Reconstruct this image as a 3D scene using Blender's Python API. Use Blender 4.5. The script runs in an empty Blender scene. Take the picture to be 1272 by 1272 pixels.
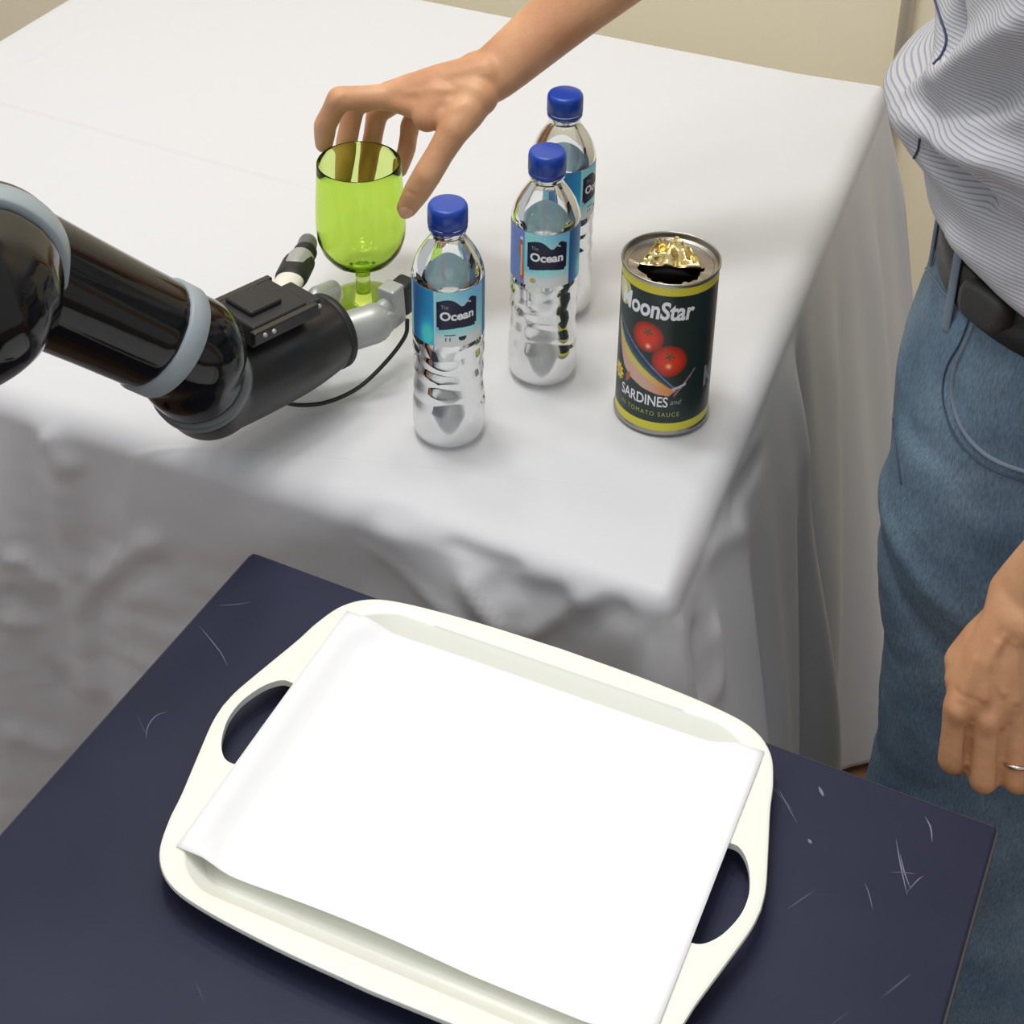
import bpy, bmesh, math, random
import numpy as np
from mathutils import Vector, Matrix, noise
from mathutils.bvhtree import BVHTree

random.seed(7)
sc = bpy.context.scene
COL = sc.collection
# ------------------------------------------------------------------ camera
F, CX, CY = 2100.0, 636.0, 200.0            # focal length and principal point in pixels of the 1272 frame
PITCH, ROLL, H, YAW = 0.51733, 0.01488, 1.57505, math.radians(24.3)
def _basis():
    cp, sp = math.cos(PITCH), math.sin(PITCH)
    fwd = np.array([0, cp, -sp]); r = np.array([1, 0, 0.]); u = np.cross(r, fwd)
    c, s = math.cos(ROLL), math.sin(ROLL)
    r2 = c*r+s*u; u2 = -s*r+c*u
    Z = np.array([[math.cos(YAW), -math.sin(YAW), 0], [math.sin(YAW), math.cos(YAW), 0], [0, 0, 1]])
    return Z@r2, Z@u2, Z@fwd
CR, CU, CF = _basis(); CAM = np.array([0, 0, H])
def ray(x, y): return ((x-CX)/F)*CR-((y-CY)/F)*CU+CF
def at(x, y, z): d = ray(x, y); return CAM+(z-H)/d[2]*d
def dep(x, y, t): return CAM+t*ray(x, y)
cam = bpy.data.cameras.new('camera'); camo = bpy.data.objects.new('camera', cam); COL.objects.link(camo)
cam.sensor_width = 36; cam.lens = F/1272*36; cam.shift_y = (CY-636)/1272; cam.clip_start = .02
camo.matrix_world = Matrix(((CR[0], CU[0], -CF[0], 0), (CR[1], CU[1], -CF[1], 0), (CR[2], CU[2], -CF[2], H), (0, 0, 0, 1)))
sc.camera = camo
# ------------------------------------------------------------------ world, lamps, exposure
sc.view_settings.view_transform = 'Standard'; sc.view_settings.look = 'None'
sc.view_settings.gamma = 1; sc.view_settings.use_curve_mapping = False
sc.view_settings.exposure = 0.0
W = bpy.data.worlds.new('world'); sc.world = W; W.use_nodes = True
W.node_tree.nodes['Background'].inputs[0].default_value = (.96, .98, 1.0, 1)
W.node_tree.nodes['Background'].inputs[1].default_value = .56
LK = .74
def lamp(name, loc, target, sx, sy, power, col=(1, .96, .9)):
    l = bpy.data.lights.new(name, 'AREA'); l.shape = 'RECTANGLE'; l.size = sx; l.size_y = sy; l.energy = power; l.color = col
    o = bpy.data.objects.new(name, l); COL.objects.link(o); o.location = loc
    o.rotation_euler = (Vector(target)-Vector(loc)).to_track_quat('-Z', 'Y').to_euler(); return o
for lx, ly, lz, pw in ((-1.15, 1.45, 2.65, 6), (-.45, 1.35, 2.65, 6), (-.85, .95, 2.75, 5), (-.40, .60, 2.75, 5.5), (-1.2, .45, 2.75, 4), (-.25, .25, 2.6, 4.5), (-1.9, 1.1, 2.7, 4)):  # ceiling lamps; the second-last is an added fill that brightens the tray
    lamp('ceiling_and_fill_lamp', (lx, ly, lz), (lx+.1, ly+(.45 if ly > 1.2 else -.1), .75), .26, .26, pw*LK, (1, .985, .955))

lamp('ceiling_and_fill_lamp', (-.7, 1.0, 2.5), (-.6, 2.0, .8),   .26, .26, 6.5, (1, .985, .955))  # added fill, aimed at the back wall only to brighten it

# ------------------------------------------------------------------ materials
def lin(c): return tuple(((v/255)/12.92 if v/255 <= .04045 else (((v/255)+.055)/1.055)**2.4) for v in c)
def mat(name, col=(128, 128, 128), rough=.5, metal=0, **kw):
    m = bpy.data.materials.new(name); m.use_nodes = True
    b = m.node_tree.nodes['Principled BSDF']
    b.inputs['Base Color'].default_value = (*lin(col), 1); b.inputs['Roughness'].default_value = rough; b.inputs['Metallic'].default_value = metal
    for k, v in kw.items(): b.inputs[k.replace('_', ' ')].default_value = v
    return m
def nd(m, typ, **kw):
    n = m.node_tree.nodes.new(typ)
    for k, v in kw.items():
        if k in n.inputs: n.inputs[k].default_value = v
        else: setattr(n, k, v)
    return n
def lk(m, a, b): m.node_tree.links.new(a, b)
def bsdf(m): return m.node_tree.nodes['Principled BSDF']
def noise_col(m, c1, c2, scale, detail=3, lo=.35, hi=.65, coord='Object', vec=None):
    tc = nd(m, 'ShaderNodeTexCoord'); n = nd(m, 'ShaderNodeTexNoise'); n.inputs['Scale'].default_value = scale; n.inputs['Detail'].default_value = detail
    src = tc.outputs[coord]
    if vec:
        mp = nd(m, 'ShaderNodeMapping'); mp.inputs['Scale'].default_value = vec; lk(m, src, mp.inputs[0]); src = mp.outputs[0]
    lk(m, src, n.inputs['Vector'])
    r = nd(m, 'ShaderNodeValToRGB'); r.color_ramp.elements[0].position = lo; r.color_ramp.elements[1].position = hi
    r.color_ramp.elements[0].color = (*lin(c1), 1); r.color_ramp.elements[1].color = (*lin(c2), 1)
    lk(m, n.outputs[0], r.inputs[0]); lk(m, r.outputs[0], bsdf(m).inputs['Base Color']); return n, r
def bump(m, src, strength, dist=.001, prev=None):
    b = nd(m, 'ShaderNodeBump'); b.inputs['Strength'].default_value = strength; b.inputs['Distance'].default_value = dist
    lk(m, src, b.inputs['Height'])
    if prev: lk(m, prev.outputs[0], b.inputs['Normal'])
    lk(m, b.outputs[0], bsdf(m).inputs['Normal']); return b
def noise_bump(m, scale, strength, dist, detail=2, vec=None, prev=None, coord='Object'):
    tc = nd(m, 'ShaderNodeTexCoord'); n = nd(m, 'ShaderNodeTexNoise'); n.inputs['Scale'].default_value = scale; n.inputs['Detail'].default_value = detail
    src = tc.outputs[coord]
    if vec:
        mp = nd(m, 'ShaderNodeMapping'); mp.inputs['Scale'].default_value = vec; lk(m, src, mp.inputs[0]); src = mp.outputs[0]
    lk(m, src, n.inputs['Vector']); return bump(m, n.outputs[0], strength, dist, prev)

M = {}
M['wall'] = mat('wall_paint', (250, 240, 212), .8); noise_bump(M['wall'], 120, .2, .001)
M['floor'] = mat('floor_wood', (130, 92, 64), .45); noise_col(M['floor'], (104, 72, 48), (146, 104, 74), 6, 5, .3, .7, vec=(1, 9, 1))
M['trim'] = mat('trim_paint', (226, 220, 206), .5)
def make_cloth():
    m = mat('white_tablecloth', (211, 211, 214), .85); m.node_tree.nodes['Principled BSDF'].inputs['Sheen Weight'].default_value = .1
    b1 = noise_bump(m, 7, .4, .004, 4)
    # a pressed crease across the top: signed distance to a line
    tc = nd(m, 'ShaderNodeTexCoord')
    prev = b1
    for (p, q, wd, st) in ((at(0, 128, .75), at(420, 243, .75), .004, .35), (at(0, 100, .75), at(165, 0, .75), .008, .2), (at(560, 585, .75), at(800, 610, .75), .003, .15)):
        d = (q-p)[:2]; Ln = float(np.hypot(*d)); d = d/Ln; n = (-d[1], d[0])
        dot = nd(m, 'ShaderNodeVectorMath', operation='DOT_PRODUCT'); lk(m, tc.outputs['Object'], dot.inputs[0]); dot.inputs[1].default_value = (n[0], n[1], 0)
        sub = nd(m, 'ShaderNodeMath', operation='SUBTRACT'); lk(m, dot.outputs['Value'], sub.inputs[0]); sub.inputs[1].default_value = float(n[0]*p[0]+n[1]*p[1])
        ab = nd(m, 'ShaderNodeMath', operation='ABSOLUTE'); lk(m, sub.outputs[0], ab.inputs[0])
        mr = nd(m, 'ShaderNodeMapRange', interpolation_type='SMOOTHSTEP'); lk(m, ab.outputs[0], mr.inputs['Value']); mr.inputs['From Min'].default_value = 0; mr.inputs['From Max'].default_value = wd; mr.inputs['To Min'].default_value = 1; mr.inputs['To Max'].default_value = 0
        dt = nd(m, 'ShaderNodeVectorMath', operation='DOT_PRODUCT'); lk(m, tc.outputs['Object'], dt.inputs[0]); dt.inputs[1].default_value = (d[0], d[1], 0)
        m2 = nd(m, 'ShaderNodeMapRange', interpolation_type='SMOOTHSTEP'); lk(m, dt.outputs['Value'], m2.inputs['Value'])
        e = float(d[0]*q[0]+d[1]*q[1]); m2.inputs['From Min'].default_value = e-.08; m2.inputs['From Max'].default_value = e; m2.inputs['To Min'].default_value = 1; m2.inputs['To Max'].default_value = 0
        mu = nd(m, 'ShaderNodeMath', operation='MULTIPLY'); lk(m, mr.outputs[0], mu.inputs[0]); lk(m, m2.outputs[0], mu.inputs[1])
        prev = bump(m, mu.outputs[0], st, .003, prev)
    noise_bump(m, 900, .12, .0004, 1, prev=prev)
    return m
M['cloth'] = make_cloth()
M['navy'] = mat('navy_laminate', (38, 42, 66), .58, Specular_IOR_Level=.3)
def make_navy():
    m = M['navy']; b = bsdf(m)
    n, r = noise_col(m, (30, 33, 56), (38, 41, 66), 5, 4)
    # fine pale scratches: thin bands of strongly stretched noise
    tc = nd(m, 'ShaderNodeTexCoord')
    prevc = r.outputs[0]
    for rot, sc_, off in ((.5, (220, 7, 1), 0), (2.2, (260, 9, 1), 3.3), (1.2, (240, 6, 1), 7.7)):
        mp = nd(m, 'ShaderNodeMapping'); mp.inputs['Rotation'].default_value = (0, 0, rot); mp.inputs['Location'].default_value = (off, off, 0)
        lk(m, tc.outputs['Object'], mp.inputs[0])
        wv = nd(m, 'ShaderNodeTexNoise'); wv.inputs['Scale'].default_value = 1; mp2 = nd(m, 'ShaderNodeMapping'); mp2.inputs['Scale'].default_value = sc_
        lk(m, mp.outputs[0], mp2.inputs[0]); lk(m, mp2.outputs[0], wv.inputs['Vector'])
        rp = nd(m, 'ShaderNodeMapRange'); lk(m, wv.outputs[0], rp.inputs['Value']); rp.inputs['From Min'].default_value = .74; rp.inputs['From Max'].default_value = .80; rp.inputs['To Max'].default_value = .45
        mx = nd(m, 'ShaderNodeMix', data_type='RGBA'); lk(m, rp.outputs[0], mx.inputs[0]); lk(m, prevc, mx.inputs[6]); mx.inputs[7].default_value = (*lin((120, 122, 150)), 1)
        prevc = mx.outputs[2]
    lk(m, prevc, b.inputs['Base Color']); noise_bump(m, 400, .08, .0005)
make_navy()
M['scratch'] = mat('pale_scratch', (118, 118, 140), .6)
M['board_edge'] = mat('grey_board_edge', (62, 62, 66), .6)
M['steel'] = mat('grey_steel', (120, 122, 126), .35, .8)
M['tray'] = mat('cream_plastic', (244, 245, 234), .32)
M['paper'] = mat('white_paper', (250, 250, 252), .8); noise_bump(M['paper'], 9, .12, .004)
M['black'] = mat('glossy_black_shell', (15, 14, 14), .10, 0, Specular_IOR_Level=.36)
noise_bump(M['black'], 40, .03, .001)
M['hand_black'] = mat('satin_black_shell', (30, 29, 27), .32)
M['grey_ring'] = mat('blue_grey_ring', (142, 152, 158), .45)
M['dark_ring'] = mat('dark_grey_ring', (96, 100, 102), .35)
M['matte_black'] = mat('matte_black_plastic', (24, 24, 26), .55)
M['silver'] = mat('silver_plastic', (168, 170, 166), .35, .25)
M['pale'] = mat('pale_plastic', (226, 222, 206), .4)
M['cable'] = mat('black_cable', (22, 22, 26), .4)
M['blue_cap'] = mat('blue_cap_plastic', (18, 62, 158), .3)
M['cap_ring'] = mat('clear_cap_ring', (190, 200, 215), .3)
M['tin'] = mat('tin_metal', (170, 166, 158), .28, 1); noise_bump(M['tin'], 60, .1, .001)
M['gold'] = mat('gold_lacquer', (236, 214, 150), .25, .9); noise_bump(M['gold'], 180, .6, .002)
M['dark_food'] = mat('dark_can_inside', (38, 22, 14), .25)
M['leather'] = mat('black_leather', (24, 23, 22), .45); noise_bump(M['leather'], 300, .3, .001)
M['holster'] = mat('dark_grey_pouch', (44, 43, 42), .6); noise_bump(M['holster'], 500, .3, .001)
M['gold_ring'] = mat('pale_metal_ring', (215, 205, 190), .2, 1)
M['shoe'] = mat('dark_shoe_leather', (40, 32, 28), .5)
def make_skin():
    m = mat('tanned_skin', (188, 136, 98), .5)
    noise_col(m, (188, 132, 94), (210, 160, 118), 22, 4, .3, .7)
    b = bsdf(m); b.inputs['Subsurface Weight'].default_value = .12; b.inputs['Subsurface Radius'].default_value = (1, .35, .2); b.inputs['Subsurface Scale'].default_value = .006
    p = noise_bump(m, 420, .25, .0006, 3); noise_bump(m, 70, .25, .0015, 2, prev=p); return m
M['skin'] = make_skin()
M['nail'] = mat('fingernail', (214, 160, 136), .3)
def make_denim():
    m = mat('faded_blue_denim', (76, 104, 134), .9)
    n, r = noise_col(m, (68, 92, 114), (112, 132, 148), 9, 6, .3, .72)
    tc = nd(m, 'ShaderNodeTexCoord'); n2 = nd(m, 'ShaderNodeTexNoise'); n2.inputs['Scale'].default_value = 1; n2.inputs['Detail'].default_value = 2
    mp = nd(m, 'ShaderNodeMapping'); mp.inputs['Scale'].default_value = (650, 650, 170); lk(m, tc.outputs['Object'], mp.inputs[0]); lk(m, mp.outputs[0], n2.inputs['Vector'])
    mx = nd(m, 'ShaderNodeMix', data_type='RGBA', blend_type='OVERLAY'); mx.inputs[0].default_value = .6; lk(m, r.outputs[0], mx.inputs[6]); lk(m, n2.outputs[1], mx.inputs[7])
    hs = nd(m, 'ShaderNodeRGBToBW'); lk(m, n2.outputs[0], hs.inputs[0]); lk(m, hs.outputs[0], mx.inputs[7])
    lk(m, mx.outputs[2], bsdf(m).inputs['Base Color']); bump(m, n2.outputs[0], .4, .0006); return m
M['denim'] = make_denim()
M['seam'] = mat('worn_denim_seam', (112, 124, 138), .9)
M['seam_dark'] = mat('dark_denim', (66, 78, 98), .9)
def make_shirt():
    m = mat('striped_shirt_cotton', (214, 212, 210), .85)
    uv = nd(m, 'ShaderNodeUVMap'); sp = nd(m, 'ShaderNodeSeparateXYZ'); lk(m, uv.outputs[0], sp.inputs[0])
    nz = nd(m, 'ShaderNodeTexNoise'); nz.inputs['Scale'].default_value = 3; lk(m, uv.outputs[0], nz.inputs['Vector'])
    mul = nd(m, 'ShaderNodeMath', operation='MULTIPLY_ADD'); lk(m, nz.outputs[0], mul.inputs[0]); mul.inputs[1].default_value = .006; lk(m, sp.outputs[1], mul.inputs[2])
    fr = nd(m, 'ShaderNodeMath', operation='MULTIPLY'); lk(m, mul.outputs[0], fr.inputs[0]); fr.inputs[1].default_value = 2*math.pi/.0026
    s = nd(m, 'ShaderNodeMath', operation='SINE'); lk(m, fr.outputs[0], s.inputs[0])
    r = nd(m, 'ShaderNodeMapRange', interpolation_type='SMOOTHSTEP'); lk(m, s.outputs[0], r.inputs['Value']); r.inputs['From Min'].default_value = .2; r.inputs['From Max'].default_value = .95
    mx = nd(m, 'ShaderNodeMix', data_type='RGBA'); lk(m, r.outputs[0], mx.inputs[0]); mx.inputs[6].default_value = (*lin((186, 185, 185)), 1); mx.inputs[7].default_value = (*lin((142, 146, 164)), 1)
    lk(m, mx.outputs[2], bsdf(m).inputs['Base Color'])
    p = bump(m, s.outputs[0], .15, .0006); noise_bump(m, 25, .35, .004, 3, prev=p); return m
M['shirt'] = make_shirt()
M['thread'] = mat('dark_shirt_edge', (62, 64, 92), .9)
def glass(name, col, ior, rough=0.0):
    m = bpy.data.materials.new(name); m.use_nodes = True; nt = m.node_tree; nt.nodes.remove(nt.nodes['Principled BSDF'])
    g = nt.nodes.new('ShaderNodeBsdfGlass'); g.inputs['Color'].default_value = (*col, 1); g.inputs['IOR'].default_value = ior; g.inputs['Roughness'].default_value = rough
    nt.links.new(g.outputs[0], nt.nodes['Material Output'].inputs[0]); return m
M['water'] = glass('drinking_water', (.985, .995, 1), 1.33)
def thin(name, col, gl=1.0, rough=.03):
    m = bpy.data.materials.new(name); m.use_nodes = True; nt = m.node_tree; nt.nodes.remove(nt.nodes['Principled BSDF'])
    t = nt.nodes.new('ShaderNodeBsdfTransparent'); t.inputs[0].default_value = (*col, 1)
    g = nt.nodes.new('ShaderNodeBsdfGlossy'); g.inputs['Roughness'].default_value = rough
    f = nt.nodes.new('ShaderNodeFresnel'); f.inputs[0].default_value = 1.5
    ml = nt.nodes.new('ShaderNodeMath'); ml.operation = 'MULTIPLY'; ml.inputs[1].default_value = gl; nt.links.new(f.outputs[0], ml.inputs[0])
    mx = nt.nodes.new('ShaderNodeMixShader'); nt.links.new(ml.outputs[0], mx.inputs[0]); nt.links.new(t.outputs[0], mx.inputs[1]); nt.links.new(g.outputs[0], mx.inputs[2])
    nt.links.new(mx.outputs[0], nt.nodes['Material Output'].inputs[0]); return m
M['pet'] = thin('clear_bottle_plastic', (.97, .98, .985), 1.3)
M['lime'] = glass('lime_green_plastic', (.855, .94, .56), 1.30)
def print_mat(name, trans=0.0, rough=.35):
    m = mat(name, (255, 255, 255), rough); a = nd(m, 'ShaderNodeAttribute'); a.attribute_name = 'print'
    lk(m, a.outputs['Color'], bsdf(m).inputs['Base Color'])
    if trans:
        nt = m.node_tree; t = nt.nodes.new('ShaderNodeBsdfTranslucent'); lk(m, a.outputs['Color'], t.inputs[0])
        mx = nt.nodes.new('ShaderNodeMixShader'); mx.inputs[0].default_value = trans
        lk(m, bsdf(m).outputs[0], mx.inputs[1]); lk(m, t.outputs[0], mx.inputs[2]); lk(m, mx.outputs[0], nt.nodes['Material Output'].inputs[0])
    return m
M['can_print'] = print_mat('can_label_print')
M['bottle_print'] = print_mat('bottle_label_print', .3)
def pale_back(m):     # the label is pale on the side that faces the water
    nt = m.node_tree; a = [n for n in nt.nodes if n.type == 'ATTRIBUTE'][0]; g = nt.nodes.new('ShaderNodeNewGeometry'); mu = nt.nodes.new('ShaderNodeMath'); mu.operation = 'MULTIPLY'; mu.inputs[1].default_value = .6
    nt.links.new(g.outputs['Backfacing'], mu.inputs[0]); mx = nt.nodes.new('ShaderNodeMix'); mx.data_type = 'RGBA'; nt.links.new(mu.outputs[0], mx.inputs[0]); nt.links.new(a.outputs['Color'], mx.inputs[6]); mx.inputs[7].default_value = (.68, .75, .80, 1)
    for l in list(a.outputs['Color'].links):
        if l.to_node != mx: t = l.to_socket; nt.links.new(mx.outputs[2], t)
pale_back(M['bottle_print'])
M['white_ink'] = mat('white_ink', (235, 235, 238), .5)
M['grey_ink'] = mat('grey_ink', (150, 160, 165), .5)
M['yellow_ink'] = mat('yellow_green_ink', (170, 180, 90), .5)

# ------------------------------------------------------------------ mesh helpers
def link(name, me, m=None, parent=None, smooth=True):
    o = bpy.data.objects.new(name, me); COL.objects.link(o)
    if m: me.materials.append(m)
    if smooth: me.polygons.foreach_set('use_smooth', [True]*len(me.polygons))
    if parent: o.parent = parent
    return o
def pyd(name, v, f):
    me = bpy.data.meshes.new(name); me.from_pydata([tuple(map(float, a)) for a in v], [], [tuple(a) for a in f]); me.update(); return me
def obj(name, vf, m, parent=None, smooth=True):
    me = pyd(name, *vf)
    if parent is not None:                       # parents stand at their base: bring vertices to their frame
        me.transform(world_of(parent).inverted())
    return link(name, me, m, parent, smooth)
def world_of(o):
    mw = Matrix.LocRotScale(o.location, o.rotation_euler, o.scale)
    return (world_of(o.parent) @ mw) if o.parent else mw
def thing(name, label, cat, loc=(0, 0, 0), group=None):
    o = bpy.data.objects.new(name, None); COL.objects.link(o); o.location = loc; o.empty_display_size = .05
    tag(o, label, cat, group); return o
def tag(o, label=None, cat=None, group=None, kind=None):
    if label: o['label'] = label
    if cat: o['category'] = cat
    if group: o['group'] = group
    if kind: o['kind'] = kind
def merge(*vfs):
    V, Fc = [], []
    for v, f in vfs:
        n = len(V); V += [tuple(a) for a in v]; Fc += [tuple(i+n for i in q) for q in f]
    return V, Fc
def grid_faces(nr, nc, closed=True):
    f = []
    for i in range(nr-1):
        for j in range(nc if closed else nc-1):
            k = (j+1) % nc; f.append((i*nc+j, i*nc+k, (i+1)*nc+k, (i+1)*nc+j))
    return f
def lathe(profile, seg=64, centre=(0, 0, 0), axis=None, xdir=None):
    """profile: (radius, height) list; radius 0 at an end closes it"""
    A = np.array(axis if axis is not None else (0, 0, 1.)); A = A/np.linalg.norm(A)
    X = np.array(xdir if xdir is not None else ((1, 0, 0) if abs(A[0]) < .9 else (0, 1, 0.)), float); X = X-A*(X@A); X /= np.linalg.norm(X); Y = np.cross(A, X)
    c = np.array(centre); V = []
    for r, z in profile:
        for j in range(seg):
            a = 2*math.pi*j/seg; V.append(c+A*z+max(r, 1e-6)*(X*math.cos(a)+Y*math.sin(a)))
    return V, grid_faces(len(profile), seg)
def crom(P, n):
    P = [np.array(p, float) for p in P]
    if len(P) == 2: return [P[0]+(P[1]-P[0])*i/n for i in range(n+1)]
    Q = [2*P[0]-P[1]]+P+[2*P[-1]-P[-2]]; out = []
    for i in range(1, len(Q)-2):
        for k in range(n):
            t = k/n; a, b, c, d = Q[i-1:i+3]
            out.append(.5*((2*b)+(-a+c)*t+(2*a-5*b+4*c-d)*t*t+(-a+3*b-3*c+d)*t**3))
    out.append(P[-1]); return out
def sweep(pts, rad, seg=20, round_caps=False, up=None, smooth=0):
    """tube along pts; rad per point: number or (side, up) pair"""
    pts = [np.array(p, float) for p in pts]; rad = [(r, r) if np.isscalar(r) else r for r in rad]
    if smooth:
        n0 = len(pts); P = crom([np.concatenate([p, r]) for p, r in zip(pts, rad)], smooth)
        pts = [p[:3] for p in P]; rad = [tuple(p[3:]) for p in P]
    n = len(pts); T = []
    for i in range(n):
        d = pts[min(i+1, n-1)]-pts[max(i-1, 0)]; T.append(d/np.linalg.norm(d))
    N = np.array(up if up is not None else ((0, 0, 1) if abs(T[0][2]) < .9 else (1, 0, 0)), float)
    rings = []
    for i in range(n):
        N = (N if up is None or i == 0 else np.array(up, float)); N = N-T[i]*(N@T[i]); N /= np.linalg.norm(N); S = np.cross(T[i], N)
        rings.append((pts[i], T[i], N, S, rad[i]))
    if round_caps:
        def cap(R, sgn):
            p, t, nn, s, r = R; out = []
            for k in range(1, 6):
                a = k/5*math.pi/2; m_ = (r[0]+r[1])/2; out.append((p+sgn*t*m_*math.sin(a), t, nn, s, (r[0]*max(math.cos(a), 1e-3), r[1]*max(math.cos(a), 1e-3))))
            return out
        rings = cap(rings[0], -1)[::-1]+rings+cap(rings[-1], 1)
    V = []
    for p, t, nn, s, r in rings:
        for j in range(seg):
            a = 2*math.pi*j/seg; V.append(p+s*r[0]*math.cos(a)+nn*r[1]*math.sin(a))
    Fc = grid_faces(len(rings), seg); L = len(V)-seg
    Fc.append(tuple(range(seg))[::-1]); Fc.append(tuple(L+j for j in range(seg)))
    return V, Fc
def box(c, size, X=(1, 0, 0), Z=(0, 0, 1), bevel=0.0, taper=1.0):
    c = np.array(c, float); X = np.array(X, float); X /= np.linalg.norm(X); Z = np.array(Z, float); Z = Z-X*(Z@X); Z /= np.linalg.norm(Z); Y = np.cross(Z, X)
    bm = bmesh.new(); bmesh.ops.create_cube(bm, size=1)
    for v in bm.verts:
        k = taper if v.co.z > 0 else 1
        v.co = (v.co.x*size[0]*k, v.co.y*size[1]*k, v.co.z*size[2])
    if bevel: bmesh.ops.bevel(bm, geom=bm.edges[:], offset=bevel, segments=3, profile=.5, affect='EDGES')
    bm.verts.index_update(); V = [c+X*v.co.x+Y*v.co.y+Z*v.co.z for v in bm.verts]; Fc = [tuple(v.index for v in f.verts) for f in bm.faces]; bm.free(); return V, Fc
def poly_prism(pts, off, closed=True):
    """pts: outline (3D); off: extrusion vector"""
    n = len(pts); V = [np.array(p, float) for p in pts]+[np.array(p, float)+np.array(off) for p in pts]
    Fc = [tuple(range(n)), tuple(range(2*n-1, n-1, -1))]+[(j, (j+1) % n, n+(j+1) % n, n+j)[::-1] for j in range(n)]
    return V, Fc
def remeshed(name, vf, voxel, smooth_it=4, factor=.5):
    me = pyd(name, *vf); o = bpy.data.objects.new(name, me); COL.objects.link(o)
    md = o.modifiers.new('r', 'REMESH'); md.mode = 'VOXEL'; md.voxel_size = voxel; md.use_smooth_shade = True
    sm = o.modifiers.new('s', 'SMOOTH'); sm.factor = factor; sm.iterations = smooth_it
    dg = bpy.context.evaluated_depsgraph_get(); out = bpy.data.meshes.new_from_object(o.evaluated_get(dg)); bpy.data.objects.remove(o); bpy.data.meshes.remove(me)
    out.name = name; return out
def get_co(me):
    a = np.empty(len(me.vertices)*3); me.vertices.foreach_get('co', a); return a.reshape(-1, 3)
def set_co(me, a): me.vertices.foreach_set('co', a.ravel()); me.update()
def fbm(p, s, o=3): return noise.fractal(Vector(p)*s, 1.0, 2.0, o)
def text_mesh(txt, size, bold=0.0, shear=0.0, spacing=1.0):
    cu = bpy.data.curves.new('t', 'FONT'); cu.body = txt; cu.size = size; cu.offset = bold; cu.shear = shear; cu.space_character = spacing; cu.resolution_u = 4
    o = bpy.data.objects.new('t', cu); COL.objects.link(o); dg = bpy.context.evaluated_depsgraph_get()
    me = bpy.data.meshes.new_from_object(o.evaluated_get(dg)); bpy.data.objects.remove(o); bpy.data.curves.remove(cu)
    bm = bmesh.new(); bm.from_mesh(me); bmesh.ops.triangulate(bm, faces=bm.faces[:])
    es = [e for e in bm.edges if e.calc_length() > size*.3]
    if es: bmesh.ops.subdivide_edges(bm, edges=es, cuts=3)
    V = np.array([v.co[:] for v in bm.verts]); Fc = [tuple(v.index for v in f.verts) for f in bm.faces]; bm.free(); bpy.data.meshes.remove(me)
    return V, Fc
def wrap_text(txt, width, height, c, r, ang, u0, z0, bold=.0, shear=0, spacing=1.0, slope=0.0):
    """text bent round a vertical cylinder at centre c: left edge at arc u0, baseline z0; ang = direction of u=0"""
    V, Fc = text_mesh(txt, .02, bold, shear, spacing)
    x0, x1 = V[:, 0].min(), V[:, 0].max(); y1 = V[:, 1].max(); y0 = V[:, 1].min()
    u = u0+(V[:, 0]-x0)/(x1-x0)*width; z = z0+(V[:, 1]-y0)/(y1-y0)*height+slope*(u-u0)
    a = ang+u/r
    P = np.stack([c[0]+r*np.cos(a), c[1]+r*np.sin(a), c[2]+z], 1)
    return [tuple(p) for p in P], Fc
def printed_band(name, c, r, ang, z0, z1, nu, nz, fn, m, parent):
    """a full label band; fn(u, z) -> sRGB array, u arc length from ang"""
    us = np.linspace(-math.pi*r, math.pi*r, nu+1)[:-1]; zs = np.linspace(z0, z1, nz)
    U, Zz = np.meshgrid(us, zs); A = ang+U/r
    V = np.stack([c[0]+r*np.cos(A), c[1]+r*np.sin(A), c[2]+Zz], -1).reshape(-1, 3)
    col = fn(U.ravel(), Zz.ravel())/255.; col = np.where(col <= .04045, col/12.92, ((col+.055)/1.055)**2.4)
    o = obj(name, (V, grid_faces(nz, nu)), m, parent)
    at_ = o.data.attributes.new('print', 'FLOAT_COLOR', 'POINT'); at_.data.foreach_set('color', np.concatenate([col, np.ones((len(col), 1))], 1).ravel())
    return o

# ------------------------------------------------------------------ the room
fl = obj('floor', poly_prism([(-4, -2.5, -.05), (3, -2.5, -.05), (3, 2.1, -.05), (-4, 2.1, -.05)][::-1], (0, 0, .05)), M['floor'], smooth=False); tag(fl, kind='structure')
wb = obj('wall_back', box((-.5, 2.03, 1.35), (7, .06, 2.7)), M['wall'], smooth=False); tag(wb, kind='structure')
bb = obj('baseboard_back', box((-.5, 1.992, .05), (7, .014, .1), bevel=.003), M['trim'], smooth=False); tag(bb, kind='structure')
px = -.353
tr = obj('trim_1', sweep([(px, 1.988, .1), (px, 1.988, 2.68)], [.0085, .0085], 16), M['trim']); tag(tr, kind='structure')

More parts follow.
